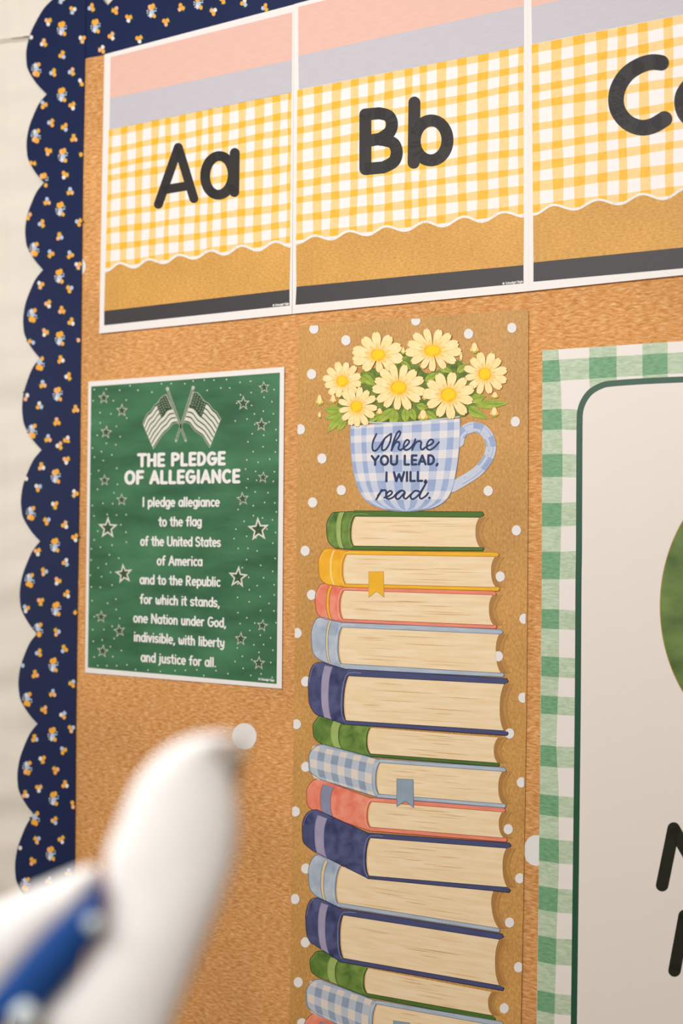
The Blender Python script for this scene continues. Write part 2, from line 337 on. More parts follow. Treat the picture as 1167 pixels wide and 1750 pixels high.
# bulletin board: kraft paper panel with printed dots
board = empty('bulletin_board', W((650, 1900), 0), 'kraft brown furry-textured bulletin board backing behind all the posters', 'board')
BL = [(84, -300), (1700, -700), (1700, 2700), (84, 2150)]
b = B(); b.slab([(100, 62), (1950, -400), (1950, 2700), (70, 1960)], -0.003, 0.003, BOARD); b.obj('backing_paper', board)
rn = random.Random(4)
for c, rx, ry in (((417.5, 1258.5), 21, 22.5), ((917, 1453.6), 22.5, 26.5), ((133, 455.5), 13.5, 16)):
    b = B(); b.ell(c, rx, ry, 0.15 * MM, BDOT, 46, 0, 0.018, rn); b.obj('polka_dot', board)

# cream fabric left of the board
def sheet(name, u0, u1, v0, v1, nu, nv, base, fn, m, parent=None):
    vv = []; 
    for j in range(nv + 1):
        for i in range(nu + 1):
            u = u0 + (u1 - u0) * i / nu; v = v0 + (v1 - v0) * j / nv
            if callable(v1): pass
            q = W((u, v), 0); vv.append(Vector((q.x, -(base + fn(u, v)), q.z)))
    ff = [(j * (nu + 1) + i, (j + 1) * (nu + 1) + i, (j + 1) * (nu + 1) + i + 1, j * (nu + 1) + i + 1) for j in range(nv) for i in range(nu)]
    return link(name, vv, ff, m, parent, smooth=True)
curtain = empty('fabric_curtain', W((40, 1900), 0.0), 'gathered cream fabric curtain hanging left of the navy border', 'curtain')
def fold(u, v):
    a = 0.0
    for k, (amp, f, s, p) in enumerate(((1.0, 38, .22, 0), (.8, 61, -.3, 1.3), (.6, 23, .12, 2.2), (1.4, 140, .4, .4))):
        a += amp * math.sin((v + s * (u - 40)) / f * 2 + p + .8 * math.sin(u / 40 + k + v / 210))
    return a * 0.0016 + 0.0015 * math.exp(-((u - 9 + 2 * math.sin(v / 60)) / 3) ** 2)
sheet('fabric_panel', -260, 175, 55, 2100, 60, 420, -0.009, fold, FABRIC, curtain)
def fold2(u, v): return 0.0004 * math.sin(u / 9 + v / 90) + 0.002 * math.exp(-((u - 12 - v * .1) / 5) ** 2) + 0.0025 * math.exp(-((u - 38 + v * .02) / 4) ** 2)
vv = []; ff = []; nu, nv = 60, 20
for j in range(nv + 1):
    for i in range(nu + 1):
        u = -260 + 460 * i / nu; ve = 64 - u * 0.13 if u > -20 else 64 + 2.6; v = -180 + (ve + 180) * j / nv
        q = W((u, v), 0); vv.append(Vector((q.x, -(-0.006 + fold2(u, v)), q.z)))
ff = [(j * (nu + 1) + i, (j + 1) * (nu + 1) + i, (j + 1) * (nu + 1) + i + 1, j * (nu + 1) + i + 1) for j in range(nv) for i in range(nu)]
link('fabric_heading', vv, ff, FABRIC, curtain, smooth=True)
b = B(); b.stroke([(-200, 92), (0, 67), (50, 59.5), (140, 50)], 2.2, 0.4 * MM, FABRIC, 0); b.obj('hem', curtain)

# ------------------------------------------------------------------ scalloped navy border strips
LOBE = [(0, 0), (.1, .38), (.24, .68), (.38, .9), (.53, 1), (.65, .97), (.75, .86), (.89, .46)]
CUSP = [(94, -160), (92, -3), (79.7, 161), (75, 312), (73.5, 461), (68, 612), (71, 769), (68.5, 925), (63, 1083), (64, 1237), (58, 1392), (52, 1546), (46, 1700), (40, 1855)]
EXT = [46, 45.5, 45.5, 43, 39.8, 37.5, 35.8, 34, 31.3, 30, 26, 23, 20]
def scal(i0, i1):
    out = []
    for i in range(i0, i1):
        a, c = CUSP[i], CUSP[i + 1]; seg = []
        for t, f in LOBE:
            q = lerp(a, c, t); base = (a[0] + c[0]) / 2; seg.append((q[0] + (EXT[i] - base) * f - 0 * t, q[1]))
        seg.append(c); out += cat(seg, 4)[:-1]
    out.append(CUSP[i1]); return out
REDGE = [(149, -160), (147, 0), (145, 90), (141, 300), (138, 600), (136, 760), (132, 1000), (129, 1220), (127, 1490), (121, 1855)]
def redge(y):
    for (x0, y0), (x1, y1) in zip(REDGE, REDGE[1:]):
        if y <= y1: return x0 + (x1 - x0) * (y - y0) / (y1 - y0)
    return REDGE[-1][0]
up_poly = scal(0, 6) + [(90, 790), (136, 790)] + [p for p in REDGE[::-1] if p[1] < 770]
lo_poly = [(71, 769), (85, 761), (100, 758), (118, 756.5), (136, 756)] + [p for p in REDGE if p[1] > 770] + scal(6, 13)[::-1]
s1 = empty('scalloped_border', W((140, 770), 0), 'upper left navy scalloped border strip with little orange flowers, beside the cream curtain', 'border trim', 'navy floral border strips')
s2 = empty('scalloped_border', W((125, 1855), 0), 'lower left navy scalloped border strip with little orange flowers, below the overlap', 'border trim', 'navy floral border strips')
s3 = empty('scalloped_border', W((150, 90), 0), 'navy floral border strip running along the top, above the alphabet cards', 'border trim', 'navy floral border strips')
one('strip', up_poly, 1.4 * MM, NAVYB, s1, 0.4 * MM)
one('strip', lo_poly, 2.1 * MM, NAVYB, s2, 0.4 * MM)
top_poly = [(143, 100), (183, 92), (330, 57), (520, 12), (700, -31), (900, -78), (1100, -125), (1300, -172), (1300, -290)]
x = 1300
cus = [(184, 9), (372, -36), (560, -81), (748, -126), (936, -171), (1124, -216), (1300, -260)]
for (x1, y1), (x0, y0) in zip(cus[::-1], cus[-2::-1]):
    for t, f in LOBE: top_poly.append((x1 + (x0 - x1) * t, y1 + (y0 - y1) * t - 40 * f))
top_poly += [(184, 9), (176, 0), (168, -18), (150, -30), (143, -30)]
one('strip', top_poly, 0.7 * MM, NAVYB, s3, 0.4 * MM)

CB = X(0, 0, 5.835); CC_ = X(0, 300, 5.835); CD = X(0, 600, 4.375); CE = X(0, 1000, 3.241); CT = X(140, 0, 3.071)
MIX = {'o': FO, 'p': FP, 'b': FB, 'w': FW}
def small(c, cols, poly, off, par, rot, rnd):
    b = B(); n = 0; r = 3.4
    la = rot + 2.2
    for k in (-.5, .5):
        lc = (c[0] + 6.5 * math.cos(la + k) * .85, c[1] + 6.5 * math.sin(la + k))
        if inside(lc, poly): b.ell(lc, 3.4, 1.9, off, FG, 8, la + k); n += 1
    for i, ch in enumerate(cols):
        a = rot + i * 2.094; q = (c[0] + 3.5 * math.cos(a), c[1] + 4.2 * math.sin(a))
        if inside((q[0] + 1.5, q[1]), poly) and inside((q[0] - 1, q[1]), poly): b.ell(q, r * .95, r * 1.12, off + 0.02 * MM * (i + 1), MIX[ch], 9, 0, .08, rnd); n += 1
    if n: b.obj('printed_flower', par)
def big(c, poly, off, par, rnd, flip=0):
    b = B(); n = 0; sg = -1 if flip else 1
    for k in range(3):
        a = rnd.uniform(0, 6.28); lc = (c[0] + 7 * math.cos(a) * .8, c[1] + 8 * math.sin(a))
        if inside(lc, poly): b.ell(lc, 4, 2, off, FG, 8, a)
    items = [(0, 2, 5.2, 6, FB), (-1, 7, 3.6, 4, FB), (-2, 6, 2.6, 3, FW), (7, -1, 3.5, 1.2, FB), (-8, -1, 1.6, 1.2, FW), (-8, 3, 1.6, 1.2, FB), (9, -5, 1.4, 1.4, FB), (-6, 7, 1.5, 1.3, FB),
             (-2.5, -7, 4.9, 5.0, FP if rnd.random() < .5 else FO), (2.6, -8.5, 4.6, 5.2, FO), (5.5, 8, 3.6, 3.8, FO)]
    for i, (dx, dy, rx, ry, m) in enumerate(items):
        q = (c[0] + dx * .85, c[1] + dy * sg)
        if inside((q[0] + 1.5, q[1]), poly) and inside((q[0] - 1.5, q[1]), poly): b.ell(q, rx * .85, ry, off + 0.015 * MM * (i + 1), m, 10, 0, .1, rnd); n += 1
    if n: b.obj('printed_flower', par)
rnd = random.Random(7)
S_ = [(CB([(725, 100), (480, 215), (435, 430), (820, 390), (620, 550), (530, 725), (715, 715), (815, 815), (435, 1045), (720, 1055), (510, 1225), (645, 1270), (735, 1380), (480, 1510), (290, 375), (325, 1640), (825, 1530), (645, 1745), (610, -5)]), 0),
      (CC_([(700, 160), (470, 260), (280, 400), (415, 480), (785, 465), (595, 610), (505, 780), (700, 790), (780, 895), (405, 1090), (695, 1130), (480, 1280), (615, 1345), (710, 1460), (450, 1565), (800, 1630), (310, 1670)]), 0),
      (CD([(455, 65), (510, 190), (320, 250), (190, 340), (295, 410), (565, 435), (425, 530), (360, 655), (500, 665)]), 0),
      (CD([(445, 707), (495, 815), (310, 865), (180, 955), (285, 1020), (560, 1065), (410, 1150), (350, 1270), (485, 1300), (560, 1395), (280, 1500), (490, 1580), (330, 1650), (430, 1720)]), 1),
      (CE([(370, 50), (225, 90), (145, 130), (425, 160), (315, 260), (355, 355), (215, 375), (115, 440), (195, 495), (400, 545), (292, 600), (245, 690), (350, 720), (395, 795), (192, 850), (350, 915), (235, 965), (308, 1025), (360, 1105), (215, 1125), (140, 1160), (302, 1305), (340, 1410), (205, 1410), (100, 1455), (180, 1530), (272, 1640), (380, 1595), (408, 1215)]), 1),
      (CT([(50, 40), (175, 55), (245, 95), (155, 190), (300, 205), (105, 260), (440, 115), (520, 40), (690, 60), (850, 15), (960, 40), (740, -2)]), 2)]
B_ = [(CB([(615, 290), (360, 690), (615, 950), (355, 1350), (625, 1555)]), 0), (CC_([(600, 340), (340, 730), (590, 1010), (320, 1390), (595, 1630), (430, 50)]), 0), (CD([(430, 325), (240, 595), (295, 90)]), 0),
      (CD([(415, 940), (230, 1210), (410, 1455), (220, 1710)]), 1), (CE([(310, 135), (210, 245), (295, 445), (150, 630), (290, 830), (150, 1010), (297, 1185), (192, 1290), (280, 1490), (140, 1655)]), 1), (CT([(70, 140), (365, 60), (610, 15)]), 2)]
PG = [(up_poly, 1.83 * MM, s1), (lo_poly, 2.53 * MM, s2), (top_poly, 1.13 * MM, s3)]
CO = ['oob', 'pow', 'oow', 'pob', 'oop', 'wbo', 'opw', 'boo']
for pts, k in S_:
    for c in pts: small(c, rnd.choice(CO), *PG[k], rnd.uniform(0, 6.28), rnd)
for pts, k in B_:
    for c in pts: big(c, *PG[k], rnd, c[0] < 68)

# ------------------------------------------------------------------ alphabet cards
def wave(pts, n=8):
    out = []
    for (x0, y0), (x1, y1) in zip(pts, pts[1:]):
        for i in range(n):
            t = i / n; s = (1 - math.cos(math.pi * t)) / 2; out.append((x0 + (x1 - x0) * t, y0 + (y1 - y0) * s))
    out.append(pts[-1]); return out
ZA = 2.4 * MM
def card(label, outer, pink, grey, bandt, bandb, wavepts, vtop, vbot, yt, yb, hleft, hright, xl, xr, cx, seed, z):
    t = empty('alphabet_card', W(lerp(outer[2], outer[3], .5), 0), label, 'alphabet card', 'alphabet cards across the top')
    one('card_sheet', outer, z, PAPER, t, 0.45 * MM)
    o = z + 0.5 * MM
    one('pink_stripe', pink, o, PINK, t); one('grey_stripe', grey, o, GREY, t)
    # gingham
    vl = []; vd = []
    V = [(a, c) for (a, c) in zip(vtop, vbot)]
    for a, c in V: vl.append(tuple(cx([(a, yt), (c, yb)])))
    vl[0] = (pink[0], bandb[3]); vl[-1] = (pink[1], bandb[2])
    hl = [tuple(cx([(xl, a), (xr, c)])) for a, c in zip(hleft, hright)]
    grid('gingham_print', vl, hl, [i % 2 == 0 for i in range(len(vl) - 1)], [i % 2 == 0 for i in range(len(hl) - 1)], (Y0, Y1, Y2), o, t, .9, seed)
    wv = cx(wave(wavepts))
    one('kraft_stripe', wv + [bandt[1], bandt[0]], o + 0.06 * MM, CARDK, t)
    wv[0] = (wv[0][0] + 1, wv[0][1]); wv[-1] = (wv[-1][0] - 1, wv[-1][1])
    b = B(); b.stroke(wv, 4.0, o + 0.12 * MM, PAPER, 6); b.obj('wavy_line', t)
    one('charcoal_stripe', [bandt[0], bandt[1], bandb[2], bandb[3]], o + 0.1 * MM, CHAR, t)
    return t, o + 0.2 * MM
fl = lambda L: [v for p in L for v in p]
# card A
cA = X(170, 140, 3.432)
vt = fl([(55, 75), (125, 165), (215, 258), (308, 350), (388, 420), (468, 508), (567, 602), (638, 668), (720, 762), (815, 860), (912, 965), (1015, 1060), (1105, 1130)])
vb = fl([(40, 65), (118, 160), (203, 243), (290, 325), (378, 405), (465, 495), (555, 587), (628, 662), (706, 745), (808, 850), (900, 948), (1005, 1050), (1095, 1118)])
hA = fl([(280, 320), (385, 420), (480, 512), (545, 582), (660, 692), (762, 795), (855, 890), (952, 988), (1055, 1090)]); hB = fl([(62, 103), (174, 214), (268, 308), (370, 412), (485, 525), (596, 638), (708, 752), (815, 855), (908, 944)])
def ln(a, b, x): return a[1] + (b[1] - a[1]) * (x - a[0]) / (b[0] - a[0])
tA, oA = card('alphabet card with black Aa on yellow gingham, leftmost of the row',
     [(178.4, 93), (502.6, 7.5), (498.9, 536.5), (169.5, 570)],
     [(188.8, 97.7), (499.2, 21), (498.9, 102.5), (188, 168)], [(188, 168), (498.9, 102.5), (498.6, 158), (187, 221.8)],
     [(178, 531.5), (494.6, 494.8)], [(178, 531.5), (494.6, 494.8), (494.6, 522), (178, 556)],
     [(33, 1110), (38, 1108), (120, 1062), (200, 1088), (290, 1040), (375, 1062), (470, 1014), (552, 1036), (655, 988), (730, 1012), (835, 960), (925, 988), (1035, 936), (1120, 965)],
     vt, vb, 170, 1000, hA, hB, 60, 1115, cA, 3, ZA)
def letter(par, strokes, wpx, off, cx, name='letter', m=BLACK, smooth=True):
    b = B()
    for s in strokes: b.stroke(cx(s), wpx, off, m, 20)
    return b.obj(name, par)
def ring(cx_, cy_, rx, ry, rot=0, n=30, a0=0, a1=360):
    o = []
    for i in range(n + 1):
        a = R(a0 + (a1 - a0) * i / n); x, y = rx * math.cos(a), ry * math.sin(a); o.append((cx_ + x * math.cos(rot) - y * math.sin(rot), cy_ + x * math.sin(rot) + y * math.cos(rot)))
    return o
letter(tA, [[(345, 718), (462, 384), (553, 684)], [(392, 630), (518, 609)]], 15.4, oA, cA)
letter(tA, [ring(700, 548, 81, 114, .06), [(793, 416), (790, 646)]], 16.8, oA + .05 * MM, cA)
# card B
cB = X(495, 60, 2.779)
vt = fl([(40, 65), (115, 155), (203, 245), (292, 330), (370, 403), (450, 490), (547, 582), (618, 650), (700, 742), (795, 840), (892, 943), (995, 1040), (1085, 1112)])
vb = fl([(33, 63), (110, 150), (193, 233), (285, 320), (366, 395), (450, 488), (545, 578), (612, 650), (697, 740), (798, 840), (888, 940), (992, 1038), (1085, 1112)])
hA = fl([(258, 292), (350, 383), (437, 467), (512, 545), (605, 640), (688, 722), (765, 798), (850, 885), (940, 972)]); hB = fl([(55, 88), (143, 178), (226, 262), (330, 364), (440, 474), (536, 572), (630, 662), (715, 755), (805, 850)])
tB, oB = card('alphabet card with black Bb on yellow gingham, above the flower mug poster',
     [(502.7, 7), (901.5, -98), (902.6, 497.6), (499.5, 536.4)],
     [(509.4, 11.8), (895, -84), (895.2, 9.5), (509.7, 95.6)], [(509.7, 95.6), (895.2, 9.5), (895.4, 79), (510.5, 153)],
     [(506.5, 490), (894.4, 453)], [(506.5, 490), (894.4, 453), (894.4, 484), (505, 521)],
     [(30, 994), (40, 986), (120, 952), (195, 970), (285, 930), (365, 950), (460, 908), (545, 929), (645, 886), (725, 908), (830, 862), (910, 886), (1020, 840), (1112, 862)],
     vt, vb, 160, 880, hA, hB, 55, 1098, cB, 5, ZA)
letter(tB, [[(359, 377)] + cat([(425, 371), (468, 383), (485, 418), (474, 460), (430, 492)], 6) + [(359, 505)], [(430, 497)] + cat([(445, 498), (492, 514), (508, 555), (494, 600), (445, 628)], 6) + [(359, 636), (359, 377)]], 20.6, oB, cB)
letter(tB, [[(592, 320), (588, 606)], ring(671, 500, 78, 95, .05)], 20.4, oB + .05 * MM, cB)
# card C
cC = X(890, 0, 4.213)
vt = fl([(80, 128), (215, 292), (378, 462), (545, 622), (695, 758), (845, 915), (1030, 1095), (1190, 1260), (1350, 1420), (1520, 1590), (1690, 1760), (1860, 1900)])
vb = fl([(88, 138), (228, 305), (385, 462), (555, 620), (705, 765), (862, 932), (1040, 1100), (1205, 1275), (1365, 1435), (1535, 1605), (1700, 1770), (1865, 1905)])
hA = fl([(316, 380), (468, 525), (612, 665), (730, 785), (885, 942), (1035, 1090), (1168, 1228), (1310, 1378), (1470, 1530)]); hB = fl([(127, 190), (282, 345), (435, 490), (565, 630), (740, 800), (890, 945), (1020, 1080), (1180, 1250), (1350, 1410)])
XR = 1338
tC, oC = card('alphabet card with black Cc on yellow gingham, rightmost and cut by the photo edge',
     [(901.6, -98), (1348, -212), (1348, 451), (902.7, 497.6)],
     [(907, -87), (XR, -193), (XR, -90), (908, 12)], [(908, 12), (XR, -90), (XR, -9), (909, 75.5)],
     [(911.4, 448.5), (XR, 405.5)], [(911.4, 448.5), (XR, 405.5), (XR, 443), (911.4, 481.5)],
     [(88, 1545), (240, 1475), (380, 1508), (560, 1437), (700, 1470), (880, 1397), (1020, 1433), (1210, 1348), (1390, 1395), (1560, 1305), (1700, 1345), (1886, 1280)],
     vt, vb, 300, 1300, hA, hB, 105, 1065, cC, 9, ZA)
letter(tC, [cat([(1010, 452), (940, 447), (855, 472), (765, 532), (705, 620), (684, 715), (703, 805), (768, 882), (860, 919), (950, 905), (1034, 856)], 4)], 26.8, oC, cC)
letter(tC, [cat([(1480, 570), (1370, 545), (1255, 580), (1180, 660), (1160, 740), (1190, 830), (1280, 890), (1380, 885), (1480, 830)], 4)], 26.8, oC + .05 * MM, cC)
for t, o, p0, p1 in ((tA, oA, (466, 523.6), (493.6, 520.4)), (tB, oB, (858.5, 486.3), (893.2, 482.6))):
    b = B(); text(b, '@ Schoolgirl Style', p0, p1, 3.6, .75, o, PAPER, 5); b.obj('small_print', t)

# ------------------------------------------------------------------ green pledge poster
ZP = 1.3 * MM
pl = empty('pledge_poster', W((315, 1163), 0), 'dark green white-edged poster headed THE PLEDGE OF ALLEGIANCE with stars and crossed flags', 'poster')
one('poster_sheet', [(151, 652.3), (485.7, 627), (481.4, 1177), (145.4, 1149.6)], ZP, PAPER, pl, 0.4 * MM)
z = ZP + 0.45 * MM
one('green_field', [(155.8, 660.5), (478.2, 636.7), (472.7, 1169), (150, 1141)], z, PGREEN, pl)
c1 = X(120, 610, 3.071); c2 = X(120, 880, 3.071)
def star(c, r, rot, bigs):
    def sp(k, rr, q=.42): return [(c[0] + rr * (q if i % 2 else 1) * .87 * math.sin(rot + i * math.pi / 5), c[1] - rr * (q if i % 2 else 1) * math.cos(rot + i * math.pi / 5)) for i in range(10)]
    b = B(); b.poly(sp(0, r), z + .05 * MM, PLDOT if bigs else CHALK); o = b.obj('star', pl)
    b = B(); b.poly(sp(0, r * (.62 if bigs else .66), .44), z + .09 * MM, PDARK); b.obj('star_centre', o)
rnd = random.Random(11)
ST = [(176, 212, 36), (271, 278, 38), (188, 392, 38), (180, 645, 34), (270, 747, 36), (197, 893, 62), (1017, 157, 36), (908, 240, 42), (1003, 353, 40), (1012, 630, 34), (905, 742, 40), (987, 900, 68)]
ST2 = [(281, 305, 56), (880, 322, 62), (162, 532, 36), (258, 605, 38), (170, 712, 38), (1008, 578, 36), (895, 648, 40), (990, 775, 40)]
for L, cc in ((ST, c1), (ST2, c2)):
    for x, y, r in L: star(cc([(x, y + r * .08)])[0], r / 3.071, rnd.uniform(-.15, .15), r > 50)
STP = [c1([(x, y)])[0] for x, y, r in ST] + [c2([(x, y)])[0] for x, y, r in ST2]
b = B(); rnd = random.Random(5); pts = []
def okd(p, m_=7): return all(abs(p[0] - q[0]) > 11 or abs(p[1] - q[1]) > 13 for q in STP) and all((p[0] - q[0]) ** 2 + (p[1] - q[1]) ** 2 > m_ * m_ for q in pts)
for _ in range(5000):
    side = rnd.choice((0, 0, 1, 1, 2, 3)); 
    if side == 0: p = (rnd.uniform(154, 217), rnd.uniform(665, 1138))
    elif side == 1: p = (rnd.uniform(399, 473), rnd.uniform(650, 1158))
    elif side == 2: p = (rnd.uniform(217, 400), rnd.uniform(648, 672))
    else: p = (rnd.uniform(217, 400), rnd.uniform(1141, 1155))
    if side == 2 and 262 < p[0] < 350 and p[1] > 656: continue
    if p[1] > 730 and p[1] < 860 and (206 < p[0] < 222 or 396 < p[0] < 416): continue
    if 940 < p[1] and (p[0] > 205 and p[0] < 250 or 380 < p[0] < 404) and 1100 > p[1]: continue
    if p[1] < 663 + (p[0] - 155) * -.07 or p[1] > 1138 + (p[0] - 150) * .085: continue
    if okd(p, 15): pts.append(p)
for p in pts: b.ell(p, 1.15, 1.35, z + .04 * MM, PLDOT, 8)
o = b.obj('dot_print', pl); o['kind'] = 'stuff'
c5 = X(230, 640, 6.865)
def flag(T, Bm, pole, cant):
    T, Bm = cat(T, 5), cat(Bm, 5); n = 30
    def samp(L, t):
        k = t * (len(L) - 1); i = min(int(k), len(L) - 2); return lerp(L[i], L[i + 1], k - i)
    def P(t, s): return lerp(samp(T, t), samp(Bm, t), s)
    fb = B()
    out = [P(i / n, 0) for i in range(n + 1)] + [P(1, .5)] + [P(1 - i / n, 1) for i in range(n + 1)]
    fb.poly(c5(out), z + .05 * MM, PDARK)
    fb.stroke(c5(out), 1.0, z + .06 * MM, CHALK, 5, closed=True)
    fo = fb.obj('flag_print', pl)
    sb = B(); N = 13
    for k in range(0, N, 1):
        if k % 2 == 0: continue
        s0, s1 = k / N - .012, (k + 1) / N + .022
        t0 = .42 if k < 6 else 0.0
        a = [P(t0 + (1 - t0) * i / n, s0) for i in range(n + 1)]; c = [P(t0 + (1 - t0) * i / n, s1) for i in range(n + 1)]
        for i in range(n): sb.poly(c5([a[i], a[i + 1], c[i + 1], c[i]]), z + .08 * MM, PLDOT)
    sb.obj('stripes', fo)
    kb = B()
    for i in range(6):
        for j in range(5):
            kb.ell(c5([P(.03 + i * .068, .04 + (j + .5 * (i % 2)) * .085)])[0], .95, .8, z + .1 * MM, CHALK, 6)
    kb.obj('canton_stars', fo)
    pb = B(); pb.stroke(c5(pole), 3.6, z + .12 * MM, CHALK, 10); pb.stroke(c5([lerp(*pole, .04), lerp(*pole, .97)]), 1.5, z + .14 * MM, PDARK, 6)
    pb.ell(c5([pole[0]])[0], 3, 3.4, z + .13 * MM, CHALK, 12); pb.obj('flag_pole', fo)
flag([(375, 235), (320, 260), (270, 330), (235, 358), (190, 430), (140, 472), (97, 575)], [(512, 568), (450, 578), (400, 640), (345, 690), (300, 745), (265, 800), (220, 872)], [(385, 168), (600, 778)], 0)
flag([(690, 205), (752, 225), (815, 308), (872, 345), (915, 405), (960, 440), (1010, 520)], [(580, 560), (640, 575), (700, 650), (750, 690), (795, 720), (835, 785), (880, 855)], [(686, 155), (485, 782)], 1)
c6 = X(200, 830, 5.305); c7 = X(200, 970, 5.305)
for s, p0, p1, h, wd in (('THE PLEDGE', (236, 796.5), (384.5, 792.8), 19.3, 5.4), ('OF ALLEGIANCE', (213.5, 826), (409.5, 823.3), 19.6, 5.4)):
    b = B(); text(b, s, p0, p1, h, wd, z + .06 * MM, PAPER, 8, .12); b.obj('heading', pl)
for s, x0, y0, x1, y1, cc in (('I pledge allegiance', 230, 188, 928, 186, c6), ('to the flag', 378, 366, 765, 363, c6), ('of the United States', 212, 541, 938, 551, c6), ('of America', 362, 718, 772, 725, c6),
        ('and to the Republic', 205, 888, 934, 912, c6), ('for which it stands,', 208, 323, 930, 356, c7), ('one Nation under God,', 148, 493, 988, 540, c7), ('indivisible, with liberty', 152, 664, 972, 722, c7), ('and justice for all.', 215, 848, 898, 900, c7)):
    q0, q1 = cc([(x0, y0), (x1, y1)]); b = B(); text(b, s, q0, q1, 15.2, 2.75, z + .06 * MM, PAPER, 6, .06); b.obj('text_line', pl)
b = B(); text(b, '@ Schoolgirl Style', (441.5, 1162), (468.4, 1164.6), 3.6, .7, z + .06 * MM, PAPER, 5); b.obj('small_print', pl)

# ------------------------------------------------------------------ mug and book stack poster
ZK = 1.0 * MM
bp = empty('book_stack_poster', W((693, 1840), 0), 'tall kraft poster of a daisy-filled blue check mug on a stack of painted books', 'poster')
one('poster_sheet', [(510.6, 556.2), (898, 528.6), (902, 531), (902.7, 535), (902, 860), (899.5, 1210), (893.8, 1560), (892.2, 1615), (497, 1548), (502, 1240), (506.6, 860)], ZK, KRAFT, bp, 0.3 * MM)
one('poster_sheet', [(497.2, 1541), (892.6, 1611), (889.8, 1750), (886, 1890), (491, 1810), (495, 1721)], ZK + .35 * MM, KRAFT, bp, 0.3 * MM)
k5 = X(490, 530, 2.714); k6 = X(490, 860, 2.714); k7 = X(490, 1210, 2.714); k8 = X(490, 1500, 2.714); km = X(590, 700, 4.322)
z = ZK + .8 * MM
rnd = random.Random(3)
def rx_at(x): return 505.5 if x < 700 else 902
D5 = [(126, 86), (274, 140), (598, 48), (843, 110), (1044, 82), (115, 297), (63, 553), (1060, 517), (163, 688), (253, 835), (120, 892), (934, 838)]
D6 = [(1065, 126), (85, 221), (990, 340), (115, 425), (1100, 536), (48, 602), (981, 710), (88, 827), (1095, 902), (45, 1025)]
D7 = [(88, 273), (1033, 118), (1088, 345), (40, 480), (1027, 562), (88, 745), (1080, 790), (38, 886)]
D8 = [(86, 300), (1033, 208), (1075, 415), (53, 485), (1008, 606), (70, 675)]
def edgeL(y): return 510.6 - (y - 556) * (510.6 - 497) / (1541 - 556)
def edgeR(y): return 902.7 - max(0, y - 560) * .0082 - max(0, y - 1200) * .003
for L, cc in ((D5, k5), (D6, k6), (D7, k7), (D8, k8)):
    for p in L:
        c = cc([p])[0]; n = 28; q = []
        for i in range(n):
            a = 2 * math.pi * i / n; jx = 1 + rnd.uniform(-.03, .03)
            y = c[1] + 8.7 * jx * math.sin(a); y = max(y, 532 + 26 * (1 - (c[0] - 510) / 390)) if c[1] < 570 else y
            q.append((min(max(c[0] + 7.9 * jx * math.cos(a), edgeL(y) + .2), edgeR(y) - .4), y))
        b = B(); b.poly(q, z, DOTW); b.obj('polka_dot', bp)

